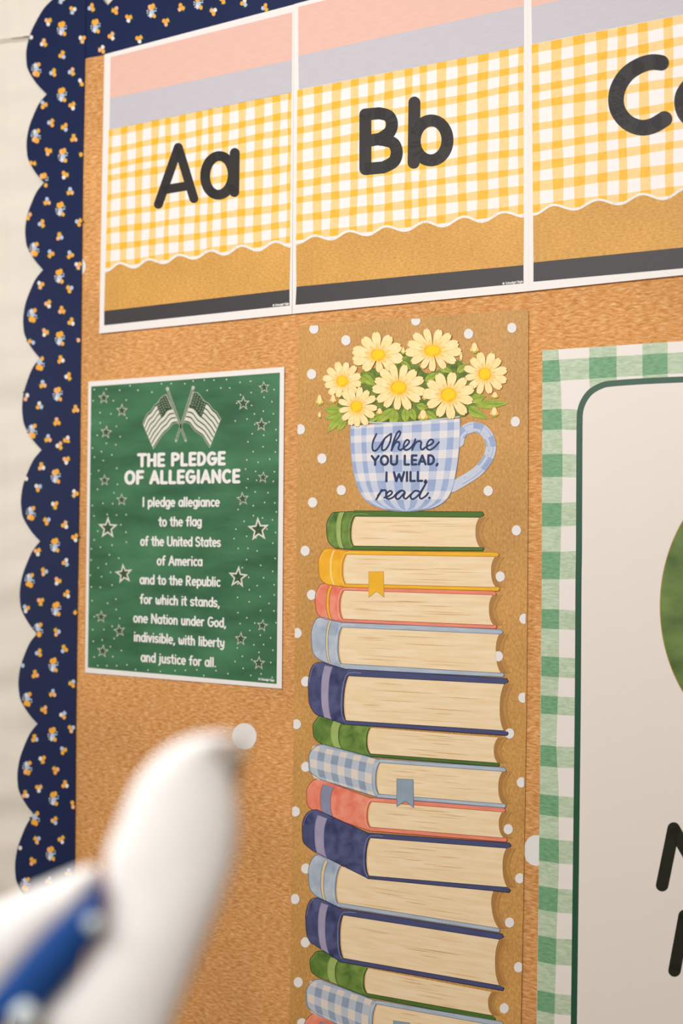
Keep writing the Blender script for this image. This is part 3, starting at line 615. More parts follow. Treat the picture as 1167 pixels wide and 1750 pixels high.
def bez(a, c, bulge, n=10):
    """curve a->c pushed sideways in x by bulge (flattened sides)"""
    return [(a[0] + (c[0] - a[0]) * t + bulge * (1 - abs(2 * t - 1) ** 2.6), a[1] + (c[1] - a[1]) * t) for t in (i / n for i in range(n + 1))]
def book(cx, col, TL, TR, BR, BLp, tipT, tipB, Lt, Lb, left, OTL, OBL, band, bcol, zz, name_label, check=False, ribbon=None, ribm=None, bottom=True, top=True, seed=0):
    """one printed book: all positions measured in the same frame cx"""
    z0 = z + zz * MM; main, edge, hl, strip = BK[col]
    rnd = random.Random(seed)
    bl = 18 if True else 0
    S = []
    # spine outline
    la = (left, lerp(Lt, Lb, .5)[1])
    leftc = [(Lt[0] + 34, Lt[1] - 1), (Lt[0] + 8, Lt[1] + 3)] + [(left + 10 + (Lt[0] - left - 10) * .3, Lt[1] + 22)] + [(left + 1, Lt[1] + .32 * (Lb[1] - Lt[1])), (left, Lt[1] + .55 * (Lb[1] - Lt[1])), (left + 5, Lt[1] + .8 * (Lb[1] - Lt[1]))] + [(Lb[0] - 4, Lb[1] - 8), (Lb[0] + 16, Lb[1] + 6)]
    leftc = cat(leftc, 4)
    parc = bez(TL, BLp, -14)
    topc = cat([leftc[0], lerp(leftc[0], OTL, .5), OTL], 4)
    if top and bottom: pass
    botc = cat([leftc[-1], lerp(leftc[-1], OBL, .5), OBL], 4)
    spine = leftc + botc[1:] + [BLp] + parc[::-1][1:] + [TL, OTL] + topc[::-1][1:-1]
    body = B(); body.poly(cx(spine), z0, main)
    if top: body.poly(cx([(OTL[0], OTL[1] - 3)] + [(tipT[0] - 6, tipT[1] - 12), tipT, (tipT[0] - 4, tipT[1] + 7)] + [TR, TL]), z0 + .01 * MM, strip)
    if bottom: body.poly(cx([BLp, BR, (tipB[0] - 4, tipB[1] - 8), tipB, (tipB[0] - 6, tipB[1] + 9), (OBL[0], OBL[1] + 2)]), z0 + .01 * MM, strip)
    bo = body.obj('printed_book', bp); tag(bo, name_label)
    if TR[0] < tipB[0]:
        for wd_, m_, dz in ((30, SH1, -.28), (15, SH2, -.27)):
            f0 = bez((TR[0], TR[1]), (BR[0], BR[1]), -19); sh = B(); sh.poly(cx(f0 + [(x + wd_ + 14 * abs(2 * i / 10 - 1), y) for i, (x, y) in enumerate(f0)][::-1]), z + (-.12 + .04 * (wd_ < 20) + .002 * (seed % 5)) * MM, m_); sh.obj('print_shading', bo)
    # page block
    fore = bez(TR, BR, -19 if TR[0] > 0 else 0)
    pb = B(); pb.poly(cx(parc + fore[::-1]), z0 + .03 * MM, PAGE)
    for k in range(9):
        t = rnd.uniform(.12, .93); s0 = rnd.uniform(.03, .6); s1 = min(.95, s0 + rnd.uniform(.12, .42))
        A = lerp(TL, BLp, t); Bq = lerp(TR, BR, t)
        pb.stroke(cx([lerp(A, Bq, s0 + (s1 - s0) * i / 6) for i in range(7)]), rnd.uniform(.5, 1.1), z0 + .05 * MM, PLINE, 0, taper=True)
    pb.stroke(cx([(x + 4, y) for x, y in parc]), 2.4, z0 + .04 * MM, PEDGE, 0)
    pb.obj('page_block', bo)
    # ink outlines and highlight lines
    ol = B(); zo = z0 + .07 * MM
    ol.stroke(cx(leftc), 1.1, zo, edge, 5); ol.stroke(cx(botc), 1.1, zo, edge, 5); ol.stroke(cx(topc), 1.1, zo, edge, 5)
    ol.stroke(cx(parc), 1.6, zo, edge, 5)
    if top: ol.stroke(cx([(OTL[0], OTL[1] - 3), (tipT[0] - 8, tipT[1] - 12), tipT, (tipT[0] - 6, tipT[1] + 7)]), .9, zo, edge, 5); ol.stroke(cx([TL, TR]), .9, zo, edge, 5)
    if bottom: ol.stroke(cx([(OBL[0], OBL[1] + 2), (tipB[0] - 6, tipB[1] + 9), tipB, (tipB[0] - 4, tipB[1] - 8)]), 1.1, zo, edge, 5); ol.stroke(cx([BLp, BR]), .9, zo, edge, 5)
    d = 10
    ol.stroke(cx(cat([(TL[0] + 60, (TL[1] + OTL[1]) / 2 + 2), (TL[0] + 2, (TL[1] + OTL[1]) / 2)] + [(x - d, y) for x, y in parc[1:-1]] + [(BLp[0] - 4, BLp[1] + 3)], 2)), .9, zo + .01 * MM, hl, 5)
    ol.stroke(cx([(x + 5, y + 2) for x, y in leftc[4:14]]), .8, zo + .01 * MM, hl, 5)
    ol.obj('ink_lines', bo)
    tops = [leftc[2], OTL]; bots = [leftc[-3], OBL]
    def fr(f):
        # arc across the spine at fraction f between left outline and page arc
        a = lerp((left + 14, Lt[1] + 2), TL if not top else (TL[0] - 4, OTL[1]), f); c = lerp((left + 18, Lb[1] - 2), (BLp[0] - 2, OBL[1] + 1), f)
        a = (a[0], a[1] + 1); return bez(a, c, -16, 12)
    if check:
        n = 9; rows = [0, .14, .4, .66, .9, 1]
        cb = B(); fs = [0.02 + .93 * i / n for i in range(n + 1)]; cur = [fr(f) for f in fs]
        def at_(c, t): k = t * 12; i = min(int(k), 11); return lerp(c[i], c[i + 1], k - i)
        for i in range(n):
            for j in range(5):
                m_ = (BG0, BG1, BG2)[(1 if i % 2 else 0) + (1 if j % 2 else 0)]
                cb.poly(cx([at_(cur[i], rows[j]), at_(cur[i + 1], rows[j]), at_(cur[i + 1], rows[j + 1]), at_(cur[i], rows[j + 1])]), z0 + .02 * MM, m_)
        cb.obj('check_print', bo)
    elif band:
        a, c = fr(band[0]), fr(band[1]); sb = B(); sb.poly(cx(a + c[::-1]), z0 + .05 * MM, BAND[bcol])
        if bcol != 'pale':
            sb.stroke(cx(a), .9, z0 + .08 * MM, hl if col in ('navy', 'green') else edge, 5); sb.stroke(cx(c), .9, z0 + .08 * MM, hl if col == 'navy' else edge, 5)
        sb.obj('spine_band', bo)
    if ribbon:
        rb = B(); rb.poly(cx(ribbon), z0 + .3 * MM, ribm); rb.stroke(cx(ribbon), .8, z0 + .31 * MM, PLINE if ribm is RIBY else BK['blue'][1], 5, closed=True); rb.obj('ribbon_marker', bo)
D = 949.9
book(k6, 'green', (315, 61), (893, 66), (895, 205), (308, 198), (914, 52), (914, 212), (205, 42), (210, 202), 185, (312, 38), (300, 215), (.42, .62), 'lgreen', .1, 'green printed book at the top of the stack, under the mug', seed=1)
book(k6, 'yellow', (275, 237), (965, 248), (968, 390), (270, 374), (984, 240), (987, 398), (168, 210), (170, 370), 147, (283, 222), (262, 387), (.5, .56), 'pale', .2, 'yellow printed book with yellow ribbon marker', ribbon=[(380, 317), (448, 317), (450, 436), (415, 408), (380, 436)], ribm=RIBY, seed=2)
book(k6, 'coral', (263, 404), (955, 425), (958, 566), (258, 537), (972, 420), (974, 573), (152, 373), (155, 530), 132, (275, 391), (250, 551), (.46, .58), 'gold', .12, 'coral printed book with gold spine band', seed=3)
book(k6, 'blue', (255, 575), (985, 607), (992, 788), (250, 744), (1003, 598), (1008, 797), (135, 530), (140, 722), 114, (262, 553), (243, 766), (.56, .64), 'cream', .15, 'pale blue printed book above the thick navy one', seed=4)
book(k6, 'navy', (284, 801), (1008, 838), (1005, 1055), (272, 1008), (1027, 825), (1027, 1068), (128, 738), (130, 978), 100, (282, 772), (262, 1023), (.38, .58), 'lav', .3, 'thick navy printed book, upper of the three navy ones', seed=5)
book(k7, 'green', (386, 92), (980, 137), (978, 255), (385, 212), (985, 132), (987, 263), (140, 36), (145, 160), 121, (378, 80), (376, 222), (.34, .48), 'lgreen', .05, 'green printed book between navy and check books', top=False, seed=6)
book(k7, 'blue', (430, 253), (1000, 294), (1000, 445), (425, 399), (1018, 288), (1017, 454), (135, 170), (140, 325), 102, (430, 239), (418, 413), None, None, .3, 'blue and cream check printed book with grey ribbon marker', check=True, ribbon=[(510, 328), (586, 332), (588, 462), (550, 432), (510, 456)], ribm=RIBB, seed=7)
book(k7, 'coral', (390, 434), (1000, 482), (1005, 603), (385, 552), (1015, 475), (1022, 612), (120, 330), (125, 482), 92, (394, 419), (378, 567), (.23, .4), 'bluegrey', .18, 'coral printed book with blue-grey spine band', seed=8)
book(k7, 'navy', (385, 602), (1018, 650), (1022, 832), (378, 778), (1040, 638), (1036, 846), (105, 472), (112, 660), 72, (384, 583), (374, 789), (.2, .34), 'lav', .3, 'wide-spined navy printed book with lavender band, middle navy one', seed=9)
book(k7, 'blue', (248, 735), (958, 850), (982, 1022), (235, 903), (1000, 850), (990, 1031), (128, 680), (130, 872), 101, (250, 718), (233, 920), (.46, .56), 'cream', .08, 'pale blue printed book below the middle navy one', top=False, seed=10)
book(k8, 'navy', (260, 173), (985, 286), (985, 500), (260, 373), (1005, 272), (1007, 515), (112, 94), (112, 305), 88, (264, 148), (246, 388), (.38, .58), 'lav', .3, 'thick navy printed book, lowest navy one', seed=11)
book(k8, 'green', (374, 420), (950, 530), (955, 640), (370, 536), (960, 528), (968, 656), (128, 340), (130, 455), 108, (364, 408), (360, 548), (.33, .47), 'lgreen', .05, 'green printed book near the foot of the photo', top=False, seed=12)
book(k8, 'blue', (415, 586), (990, 690), (990, 830), (408, 745), (1005, 680), (1010, 842), (120, 472), (120, 625), 90, (414, 571), (400, 760), None, None, .3, 'blue and cream check printed book at the foot of the photo', check=True, ribbon=[(495, 664), (570, 674), (572, 800), (535, 775), (495, 790)], ribm=RIBB, seed=13)
book(k8, 'coral', (380, 785), (990, 880), (990, 960), (376, 880), (1005, 872), (1008, 968), (110, 630), (112, 770), 82, (378, 770), (370, 895), (.23, .4), 'bluegrey', .18, 'coral printed book cut by the bottom of the photo', seed=14)

# mug
zm = z + .35 * MM
rim = [(40, 112), (120, 92), (250, 98), (450, 94), (650, 76), (845, 52)]
side_r = cat([(845, 52), (847, 150), (838, 300), (818, 450), (790, 580), (745, 665), (665, 718), (560, 744), (450, 751)], 4)
side_l = cat([(40, 112), (38, 200), (43, 320), (60, 450), (92, 570), (142, 660), (220, 712), (330, 744), (450, 751)], 4)
mg = B(); nr = len(side_l)
mug = empty('mug_print', (0, 0, 0), '', ''); bpy.data.objects.remove(mug)
hd = B(); H = cat([(838, 240), (852, 185), (900, 142), (962, 130), (1025, 158), (1067, 222), (1074, 292), (1048, 368), (985, 448), (900, 508), (790, 572)], 4)
hd.stroke(km(H), 17.8, zm - .25 * MM, M1, 14)
HB = B()
for i in range(3, len(H) - 7, 8): HB.g = i; HB.stroke(km(H[i:i + 5]), 17.2, zm - .2 * MM, M2, 0)
hd.stroke(km([lerp(p, (940, 320), .1) for p in H[3:-3]]), 4.5, zm - .15 * MM, M1, 8)
hd.stroke(km([lerp(p, (940, 320), -.13) for p in H[2:-3]]), .9, zm - .1 * MM, M2, 5)
COLS = [0, .035, .10, .145, .215, .30, .385, .475, .56, .65, .735, .815, .885, .945, .975, 1]
ROWS = [0, .035, .12, .20, .33, .42, .56, .65, .78, .87, 1.0]
def sidept(L, v):
    # by height fraction
    y = 100 + v * 651
    k = min(range(len(L)), key=lambda i: abs(L[i][1] - y)); return L[k]
def mp_(f, v):
    # blend: rim curve at top, bottom arc at bottom
    k = int(round(v * (nr - 1)));
    t = f
    yl = v
    def side(L, t_): q = t_ * (len(L) - 1); i = min(int(q), len(L) - 2); return lerp(L[i], L[i + 1], q - i)
    vv_ = v ** 1.0
    a, c = side(side_l, vv_), side(side_r, vv_)
    # curvature of the rows
    sag = 26 * (1 - (2 * f - 1) ** 2) * (v)
    return (a[0] + (c[0] - a[0]) * f, a[1] + (c[1] - a[1]) * f + sag * (1 - v) * 1.2)
def mug_pt(f, y_):
    # f across, y_ 0..1 vertically measured at the middle
    top_y = 96 - 12 * (f - .4) * 2; ybot = 751; 
    y = top_y + (ybot - top_y) * y_
    y += (-30 * (f - .5)) * (1 - y_)
    # horizontal extent at this height
    def xa(L):
        for (x0, y0), (x1, y1) in zip(L, L[1:]):
            if y0 <= y <= y1 or (y < L[0][1]): return x0 + (x1 - x0) * max(0, min(1, (y - y0) / max(1e-6, y1 - y0)))
        return L[-1][0]
    a, c = xa(side_l), xa(side_r); return (a + (c - a) * f, y)
clip = side_l[::1] + side_r[::-1]
for i in range(len(COLS) - 1):
    for j in range(len(ROWS) - 1):
        sub = 4
        for s in range(sub):
            v0 = ROWS[j] + (ROWS[j + 1] - ROWS[j]) * s / sub; v1 = ROWS[j] + (ROWS[j + 1] - ROWS[j]) * (s + 1) / sub
            k = (i % 2 == 0 and i < 14) + (j % 2 == 1)
            q = [mug_pt(COLS[i], v0), mug_pt(COLS[i + 1], v0), mug_pt(COLS[i + 1], v1), mug_pt(COLS[i], v1)]
            if abs(q[0][0] - q[1][0]) + abs(q[2][0] - q[3][0]) > 1: mg.poly(km(q), zm, (M0, M1, M2)[k])
mo = mg.obj('mug_print', bp); tag(mo, 'painted blue check mug lettered Where YOU LEAD, I WILL, read.')
ho = hd.obj('mug_handle', mo)
hb2 = B(); hb2.__dict__.update(HB.__dict__); hb2.obj('mug_handle_check', mo)
rb = B(); rb.stroke(km(cat(rim, 4)), 2.2, zm + .02 * MM, M1, 6); rb.stroke(km(side_l), 1.0, zm + .02 * MM, M2, 5); rb.stroke(km(side_r), 1.0, zm + .02 * MM, M2, 5); rb.obj('mug_rim', mo)
zt = zm + .06 * MM
SCR = [[(230, 180), (207, 230), (200, 275), (208, 303), (238, 292), (290, 215), (338, 178)], [(290, 215), (273, 262), (272, 298), (300, 292), (330, 240), (340, 180)],
       [(340, 302), (358, 250), (392, 205), (407, 172), (396, 160), (376, 185), (352, 250), (342, 302)], [(345, 292), (368, 248), (392, 238), (400, 255), (392, 288), (408, 298), (432, 282), (462, 256), (472, 234), (455, 224), (436, 246), (430, 280), (446, 298), (478, 286), (508, 248), (517, 218)],
       [(517, 218), (508, 256), (493, 298)], [(496, 290), (520, 245), (545, 233), (561, 242), (556, 278), (568, 296), (596, 276), (640, 252), (650, 230), (630, 221), (607, 244), (602, 282), (624, 298), (660, 276), (692, 241)]]
b = B()
for s in SCR: b.stroke(km(cat(s, 5)), 3.2, zt, INK, 8)
b.obj('lettering', mo)
b = B(); text(b, 'YOU LEAD,', (634.5, 794.6), (749.2, 793.2), 15.2, 4.1, zt, INK, 8, .1); b.obj('lettering', mo)
b = B(); text(b, 'I WILL,', (658, 822.6), (729, 821.6), 15.2, 4.1, zt, INK, 8, .1); b.obj('lettering', mo)
b = B()
for s in ([(268, 592), (255, 620), (228, 664)], [(240, 636), (264, 606), (288, 594), (302, 604), (300, 628)], [(288, 650), (325, 636), (346, 614), (332, 600), (308, 618), (300, 646), (318, 660), (352, 648), (382, 616), (412, 598), (436, 606), (430, 632)],
          [(412, 600), (380, 626), (372, 652), (396, 658), (440, 612), (430, 645), (448, 658), (480, 630), (515, 600), (545, 605)], [(545, 605), (515, 600), (486, 628), (484, 654), (508, 658), (550, 618), (602, 532)], [(602, 532), (565, 600), (548, 642), (562, 658), (592, 640), (612, 616)]):
    b.stroke(km(cat(s, 5)), 3.2, zt, INK, 8)
b.ell(km([(621, 652)])[0], 2.2, 2.3, zt, INK, 12); b.obj('lettering', mo)

# flowers
zf = z + .1 * MM
b = B(); b.poly(k5(cat([(235, 470), (250, 400), (330, 300), (400, 270), (470, 260), (540, 180), (600, 240), (640, 290), (700, 280), (790, 230), (850, 300), (900, 390), (880, 440), (830, 490), (800, 496), (600, 520), (400, 522), (320, 530)], 4, True)), zf, LEAFD); b.obj('foliage_print', bp)
def leaf(a, t, wd, off, m=LEAF):
    dx, dy = t[0] - a[0], t[1] - a[1]; L = math.hypot(dx, dy); nx, ny = -dy / L, dx / L
    P = [a] + [(a[0] + dx * s + nx * wd * q, a[1] + dy * s + ny * wd * q) for s, q in ((.2, .38), (.45, .5), (.7, .36), (.88, .14))] + [t] + [(a[0] + dx * s - nx * wd * q, a[1] + dy * s - ny * wd * q) for s, q in ((.88, .14), (.7, .36), (.45, .5), (.2, .38))]
    b = B(); b.poly(k5(P), off, m); b.stroke(k5([a, lerp(a, t, .9)]), .7, off + .02 * MM, LEAFD, 0, taper=False); b.obj('printed_leaf', bp)
for i, (a, t, wd) in enumerate((((262, 470), (188, 568), 44), ((275, 500), (236, 562), 34), ((255, 462), (168, 462), 36), ((250, 470), (175, 505), 34), ((500, 455), (412, 525), 42), ((505, 462), (487, 545), 44), ((550, 452), (551, 526), 40), ((575, 455), (596, 515), 34), ((845, 420), (925, 398), 44), ((870, 440), (1030, 432), 42),
                               ((845, 445), (900, 502), 50), ((850, 460), (935, 505), 36), ((600, 440), (655, 455), 34), ((350, 300), (410, 350), 40), ((360, 340), (330, 300), 26), ((530, 235), (575, 275), 28), ((640, 330), (700, 290), 36), ((790, 290), (830, 250), 32), ((700, 260), (770, 290), 30), ((640, 470), (700, 510), 34), ((430, 480), (380, 520), 30), ((470, 250), (560, 215), 26))):
    leaf(a, t, wd, zf + (.05 + .03 * (i % 4)) * MM)
b = B(); b.stroke(k5([(165, 425), (205, 438), (245, 458)]), 1.3, zf + .1 * MM, LEAF, 5); b.stroke(k5([(880, 215), (850, 240), (800, 290)]), 1.5, zf + .02 * MM, LEAF, 5); b.stroke(k5([(945, 458), (915, 440), (880, 436)]), 1.2, zf + .2 * MM, LEAF, 5); b.obj('flower_stems', bp)
def bud(c, rx, ry, n, m=BUD, name='printed_bud'):
    b = B(); col = (m, PETD, PET) if m is BUD else (m, PET, m)
    for q, k in enumerate(sorted(range(n), key=lambda k: -abs(k - (n - 1) / 2))):
        t = (k - (n - 1) / 2) / max(1, (n - 1) / 2); a = t * .75; L = ry * (1 - .15 * abs(t))
        ctr = (c[0] + math.sin(a) * rx * .5, c[1] - math.cos(a) * L * .12)
        e = lambda g: k5([(ctr[0] + g * rx * .34 * math.cos(u) * math.cos(a) - g * L * .62 * math.sin(u) * math.sin(-a), ctr[1] + g * rx * .34 * math.cos(u) * math.sin(a) + g * L * .62 * math.sin(u) * math.cos(a)) for u in (2 * math.pi * i / 16 for i in range(16))])
        b.poly(e(1.12), zf + .3 * MM + q * .02 * MM, PETL); b.poly(e(1), zf + .31 * MM + q * .02 * MM, col[k % 3])
    b.ell(k5([(c[0], c[1] + ry * .55)])[0], rx * .4 / 2.714, ry * .2 / 2.714, zf + .29 * MM, LEAF, 10)
    b.obj(name, bp)
for c, rx, ry in (((152, 418), 28, 34), ((215, 412), 26, 28), ((870, 176), 36, 34), ((962, 473), 34, 30), ((430, 470), 26, 20), ((540, 188), 18, 22), ((965, 395), 30, 20), ((640, 400), 20, 24)): bud(c, rx, ry, 5)
bud((152, 487), 20, 18, 3, BUDP); bud((808, 215), 18, 30, 3, BUDP)
def daisy(c, drx, dry, x0, x1, y0, y1, n, rot, lv, notch=.1):
    zz = zf + (.45 + lv * .12) * MM; rnd = random.Random(int(c[0])); b = B(); ctr = c
    for k in range(n):
        a = rot + 2 * math.pi * k / n + rnd.uniform(-.05, .05)
        ex = (x1 - c[0]) if math.cos(a) > 0 else (c[0] - x0); ey = (y1 - c[1]) if math.sin(a) > 0 else (c[1] - y0)
        L = rnd.uniform(.94, 1.03); tip = (math.cos(a) * ex * L, math.sin(a) * ey * L)
        ln_ = math.hypot(*tip); ux, uy = tip[0] / ln_, tip[1] / ln_; nx, ny = -uy, ux
        wd = ln_ * math.sin(math.pi / n) * 1.36 * rnd.uniform(.93, 1.1)
        prof = ((.15, .25), (.35, .55), (.55, .82), (.72, 1), (.86, .9), (.95, .62), (1.0, .28))
        R_ = [(c[0] + ux * ln_ * s + nx * wd * q * .5, c[1] + uy * ln_ * s + ny * wd * q * .5) for s, q in prof]
        L_ = [(c[0] + ux * ln_ * s - nx * wd * q * .5, c[1] + uy * ln_ * s - ny * wd * q * .5) for s, q in prof]
        pet = [c] + R_ + [(c[0] + ux * ln_ * .95, c[1] + uy * ln_ * .95)] + L_[::-1]
        zk = zz + (k % 2) * .03 * MM + (.015 * MM if k == n - 1 else 0)
        b.stroke(k5(pet[1:]), .8, zk, PETL, 4, closed=True); b.poly(k5(pet), zk + .012 * MM, PET)
        s = .52; base = [c] + [(c[0] + ux * ln_ * q + nx * wd * e, c[1] + uy * ln_ * q + ny * wd * e) for q, e in ((.3, .2), (.42, .16), (.56, .02), (.42, -.16), (.3, -.2))]
        b.poly(k5(base), zk + .02 * MM, PETD)
    o = b.obj('printed_daisy', bp)
    b = B(); b.ell(k5([c])[0], drx / 2.714, dry / 2.714, zz + .09 * MM, DISC, 26, 0, .03, rnd); b.ell(k5([(c[0], c[1] - 3)])[0], drx * .78 / 2.714, dry * .75 / 2.714, zz + .1 * MM, DISCH, 22); b.obj('daisy_disc', o)
daisy((257, 330), 28, 26, 167, 352, 235, 410, 12, .2, 0)
daisy((423, 208), 34, 28, 300, 543, 103, 292, 10, .25, 1)
daisy((676, 188), 40, 27, 549, 809, 84, 283, 13, .1, 1)
daisy((918, 297), 30, 30, 820, 1026, 195, 392, 12, .3, 0)
daisy((518, 360), 38, 32, 395, 645, 248, 470, 13, .15, 2)
daisy((750, 393), 38, 33, 632, 873, 283, 507, 11, .3, 2)
daisy((323, 448), 28, 28, 235, 420, 352, 544, 13, .05, 3)
bud((632, 488), 40, 34, 5)

# ------------------------------------------------------------------ green gingham poster on the right
ZG = 1.2 * MM
gp = empty('gingham_poster', W((1200, 1850), 0), 'large poster with green gingham edge around a white panel, at the right', 'poster')
one('poster_sheet', [(926.7, 598.8), (1167, 582.8), (1720, 546), (1720, 1995), (915.5, 1850), (921.8, 1400), (925.5, 1000)], ZG, G0, gp, 0.35 * MM)
g1 = X(880, 570, 4.066); zg = ZG + .4 * MM
def gy(y, x): return (x, y)
LB = [(598.8, 0), (1000, 0)]
def lx(y): 
    T = [(598.8, 926.7), (816, 926.2), (1000, 925.5), (1172, 924.3), (1400, 921.8), (1750, 917.4), (1850, 916)]
    for (a, xa), (c, xc) in zip(T, T[1:]):
        if y <= c: return xa + (xc - xa) * (y - a) / (c - a)
    return 916
def cx_(y):
    T = [(598, 953.8), (668, 958.7), (767, 961), (816, 961), (943, 957.5), (1000, 955.5), (1148, 955), (1192, 953), (1273, 950.3), (1344, 954.5), (1400, 954.5), (1470, 955), (1522, 953.3), (1596, 950.6), (1645, 949.6), (1750, 946.7), (1850, 945)]
    for (a, xa), (c, xc) in zip(T, T[1:]):
        if y <= c: return xa + (xc - xa) * (y - a) / (c - a)
    return 945
rows = [(616.7, 653.6), (700.4, 735.3), (776.6, 815.5), (859.7, 899.6), (942.6, 989.3), (1040.6, 1073.9), (1121.3, 1155.4), (1188.2, 1219.1), (1273, 1308.7), (1357, 1392), (1431, 1470.5), (1513.5, 1554), (1598.5, 1643), (1692, 1726.5), (1775, 1812)]
def slope(y): return (y - 890) / 3950.0
segs = []; y = 598.8; prev = 598.8
gb = B()
def cellq(y0, y1, xa, xb, m, o=0):
    n = 3; L = []; R_ = []
    for i in range(n + 1):
        yy = y0 + (y1 - y0) * i / n; a = xa(yy); c = xb(yy); L.append((a, yy)); R_.append((c, yy + slope(yy) * (c - a)))
    gb.poly(L + R_[::-1], zg + o, m)
rr = random.Random(2)
edges = [598.8] + [v for r in rows for v in r]
for i, (a, c) in enumerate(zip(edges, edges[1:])):
    dark = i % 2 == 1
    cellq(a, c, lx, cx_, G2 if dark else G1)
    if dark and i > 1: # pale continuation to the right of the column
        j = rr.uniform(-2, 2)
        gb.poly([(cx_(a), a + slope(a) * (cx_(a) - lx(a))), (990, a + slope(a) * 50 + j), (990, c + slope(c) * 50 + j), (cx_(c), c + slope(c) * (cx_(c) - lx(c)))], zg, G1)
# top row: columns of the check
def ty(x): return 598.8 - (x - 926.7) * .0667
def r0(x): return 616.3 - (x - 926.7) * .060
def r1(x): return 652.5 - (x - 926.7) * .0625
colx = [(1006.7, 1053.4), (1097.7, 1140.7), (1188, 1232), (1280, 1325), (1372, 1418), (1466, 1513), (1562, 1610)]
xs = [cx_(630)] + [v for c in colx for v in c] + [1720]
for i, (a, c) in enumerate(zip(xs, xs[1:])):
    dark = i % 2 == 1
    a1, a2 = (cx_(616.7) + .1, cx_(653) + .1) if i == 0 else (a, a)
    gb.poly([(a1, r0(a1)), (c, r0(c)), (c, r1(c)), (a2, r1(a2))], zg, G2 if dark else G1)
    if dark:
        gb.poly([(a, ty(a)), (c, ty(c)), (c, r0(c)), (a, r0(a))], zg, G1); gb.poly([(a, r1(a)), (c, r1(c)), (c + 4, 697), (a + 4, 697)], zg, G1)
gb.obj('gingham_print', gp)
inner = cat([(1700, 604), (1167, 649), (1090, 652.5), (1052, 654.5)], 3)
corner = [(1045, 655.5), (1028, 659), (1010, 669), (998, 684), (991.5, 702), (990.3, 722)]
inl = [(1167, 648.5), (1100, 651.5)] + corner + [(990, 760), (989.6, 860), (989.2, 950), (988.4, 1000), (987.2, 1200), (985, 1400), (980.5, 1750), (979, 1845)]
one('white_panel', [(1712, 620)] + inl + [(1712, 1975)], zg + .1 * MM, GP, gp)
b = B(); b.stroke([(1712, 620), (1320, 641.5)] + cat(inl, 4), 10.4, zg + .15 * MM, GL, 0); b.obj('frame_line', gp)
b = B(); b.ell((1342, 1036), 215, 255, zg + .14 * MM, TAN, 120); o = b.obj('leaf_circle', gp); tag(o, 'round green watercolour patch with thin tan rim')
b = B(); b.ell((1342, 1036), 213.8, 253.6, zg + .18 * MM, GC, 120); b.obj('circle_fill', o)
g3 = X(880, 1350, 4.066)
b = B(); b.stroke(g3([(1022, 662), (1102, 268), (1290, 600), (1370, 215)]), 21.5, zg + .2 * MM, LETG, 24); b.obj('letter', gp)
b = B(); b.stroke(g3([(1108, 1255), (1178, 875)]), 21.5, zg + .2 * MM, LETG, 24); b.stroke(g3([(1178, 875), (1300, 860)]), 21.5, zg + .2 * MM, LETG, 24); b.obj('letter', gp)

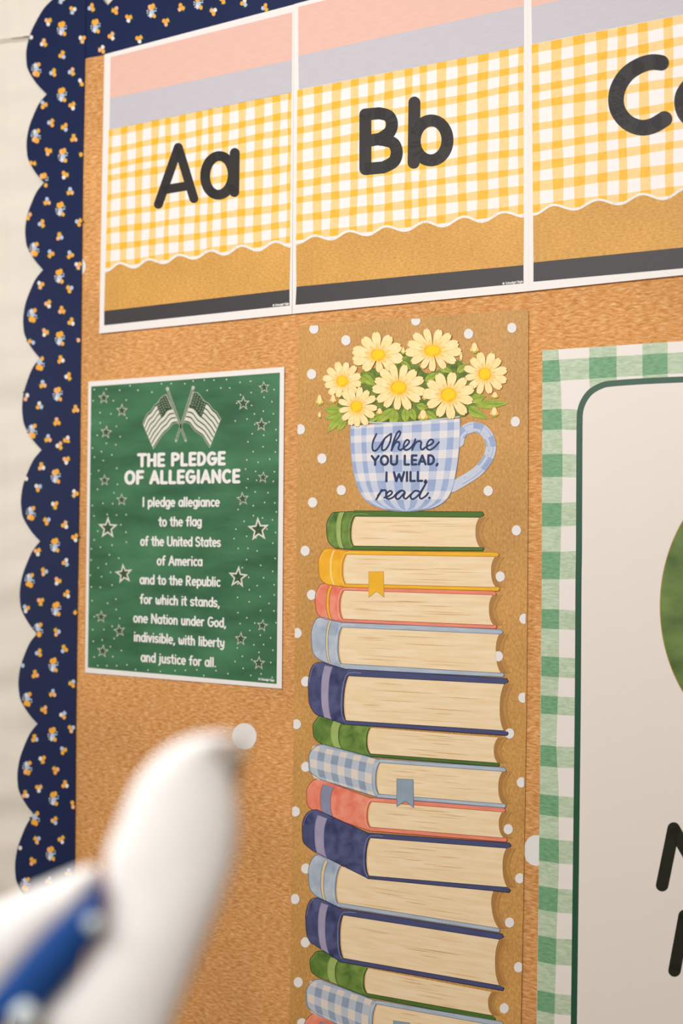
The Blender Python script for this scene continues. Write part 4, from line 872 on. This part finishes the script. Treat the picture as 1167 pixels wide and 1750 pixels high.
# ------------------------------------------------------------------ out-of-focus draped cloth close to the camera
f4 = X(0, 1230, 2.652)
cl = empty('draped_cloth', Pz((150, 2300), .35), 'out-of-focus white cloth with royal blue band, close up at bottom left', 'cloth')
def pillow(name, A, Bq, zc, Hh, m, parent, n=14, smooth_n=4, zf_=lambda t: 0):
    A, Bq = cat(f4(A), smooth_n), cat(f4(Bq), smooth_n); k = len(A); vv = []; ff = []
    for i in range(k):
        t = i / (k - 1); wv = math.sin(math.pi * min(1, t * 4 + .02) / 2) if t < .25 else 1
        for s in range(2 * n):
            a = math.pi * s / n; f = (1 - math.cos(a)) / 2; q = lerp(A[i], Bq[i], f)
            d = math.hypot(A[i][0] - Bq[i][0], A[i][1] - Bq[i][1]) / FPX * zc
            vv.append(Pz(q, zc + zf_(t) - math.sin(a) * min(Hh, d * .45)))
    r = 2 * n
    for i in range(k - 1):
        for s in range(r): ff.append((i * r + s, i * r + (s + 1) % r, (i + 1) * r + (s + 1) % r, (i + 1) * r + s))
    ff.append(tuple(range(r - 1, -1, -1))); ff.append(tuple(range((k - 1) * r, k * r)))
    return link(name, vv, ff, m, parent, smooth=True)
pillow('cloth_fold', [(1030, 62), (900, 70), (790, 110), (700, 180), (612, 290), (545, 450), (480, 620), (492, 800), (455, 980), (320, 1180), (130, 1400), (-80, 1750), (-400, 2300)],
       [(1100, 84), (1060, 118), (1010, 160), (1030, 220), (1060, 300), (1080, 450), (1062, 620), (1010, 800), (940, 980), (850, 1200), (770, 1400), (640, 1750), (420, 2300)], .35, .005, CLOTH, cl)
pillow('cloth_fold', [(1112, 96), (1070, 120), (1010, 160), (1000, 200)], [(1114, 120), (1108, 170), (1090, 230), (1070, 320)], .363, .003, mat('white_cloth_shaded', (176, 168, 156), 0.02, rough=.95, spec=.05), cl)  # underside of the fold: same white cloth, its shade put into a greyer colour
pillow('cloth_fold', [(440, 655), (360, 675), (280, 708), (120, 775), (0, 830), (-250, 930), (-600, 1100)], [(452, 720), (400, 800), (330, 900), (200, 1030), (40, 1220), (-160, 1500), (-500, 1900)], .372, .006, CLOTH, cl)
bb = pillow('blue_band', [(440, 695), (420, 750), (385, 800), (227, 940), (0, 1195), (-200, 1420), (-500, 1800)], [(466, 730), (476, 800), (470, 880), (440, 1000), (200, 1300), (0, 1420), (-300, 1950)], .346, .004, CLOTHB, cl)
for c, r in (((425, 925), 42), ((115, 1345), 66)):
    b_ = []; pillow('pale_spot', [(c[0] - r * .3, c[1] - r), (c[0] - r * .9, c[1] - r * .4), (c[0] - r, c[1]), (c[0] - r * .8, c[1] + r * .5), (c[0] - r * .2, c[1] + r)], [(c[0] + r * .3, c[1] - r), (c[0] + r * .9, c[1] - r * .4), (c[0] + r, c[1]), (c[0] + r * .8, c[1] + r * .5), (c[0] + r * .2, c[1] + r)], .343, .005, SPOT, cl)

for o in bpy.data.objects:
    if 'wl' in o: del o['wl']
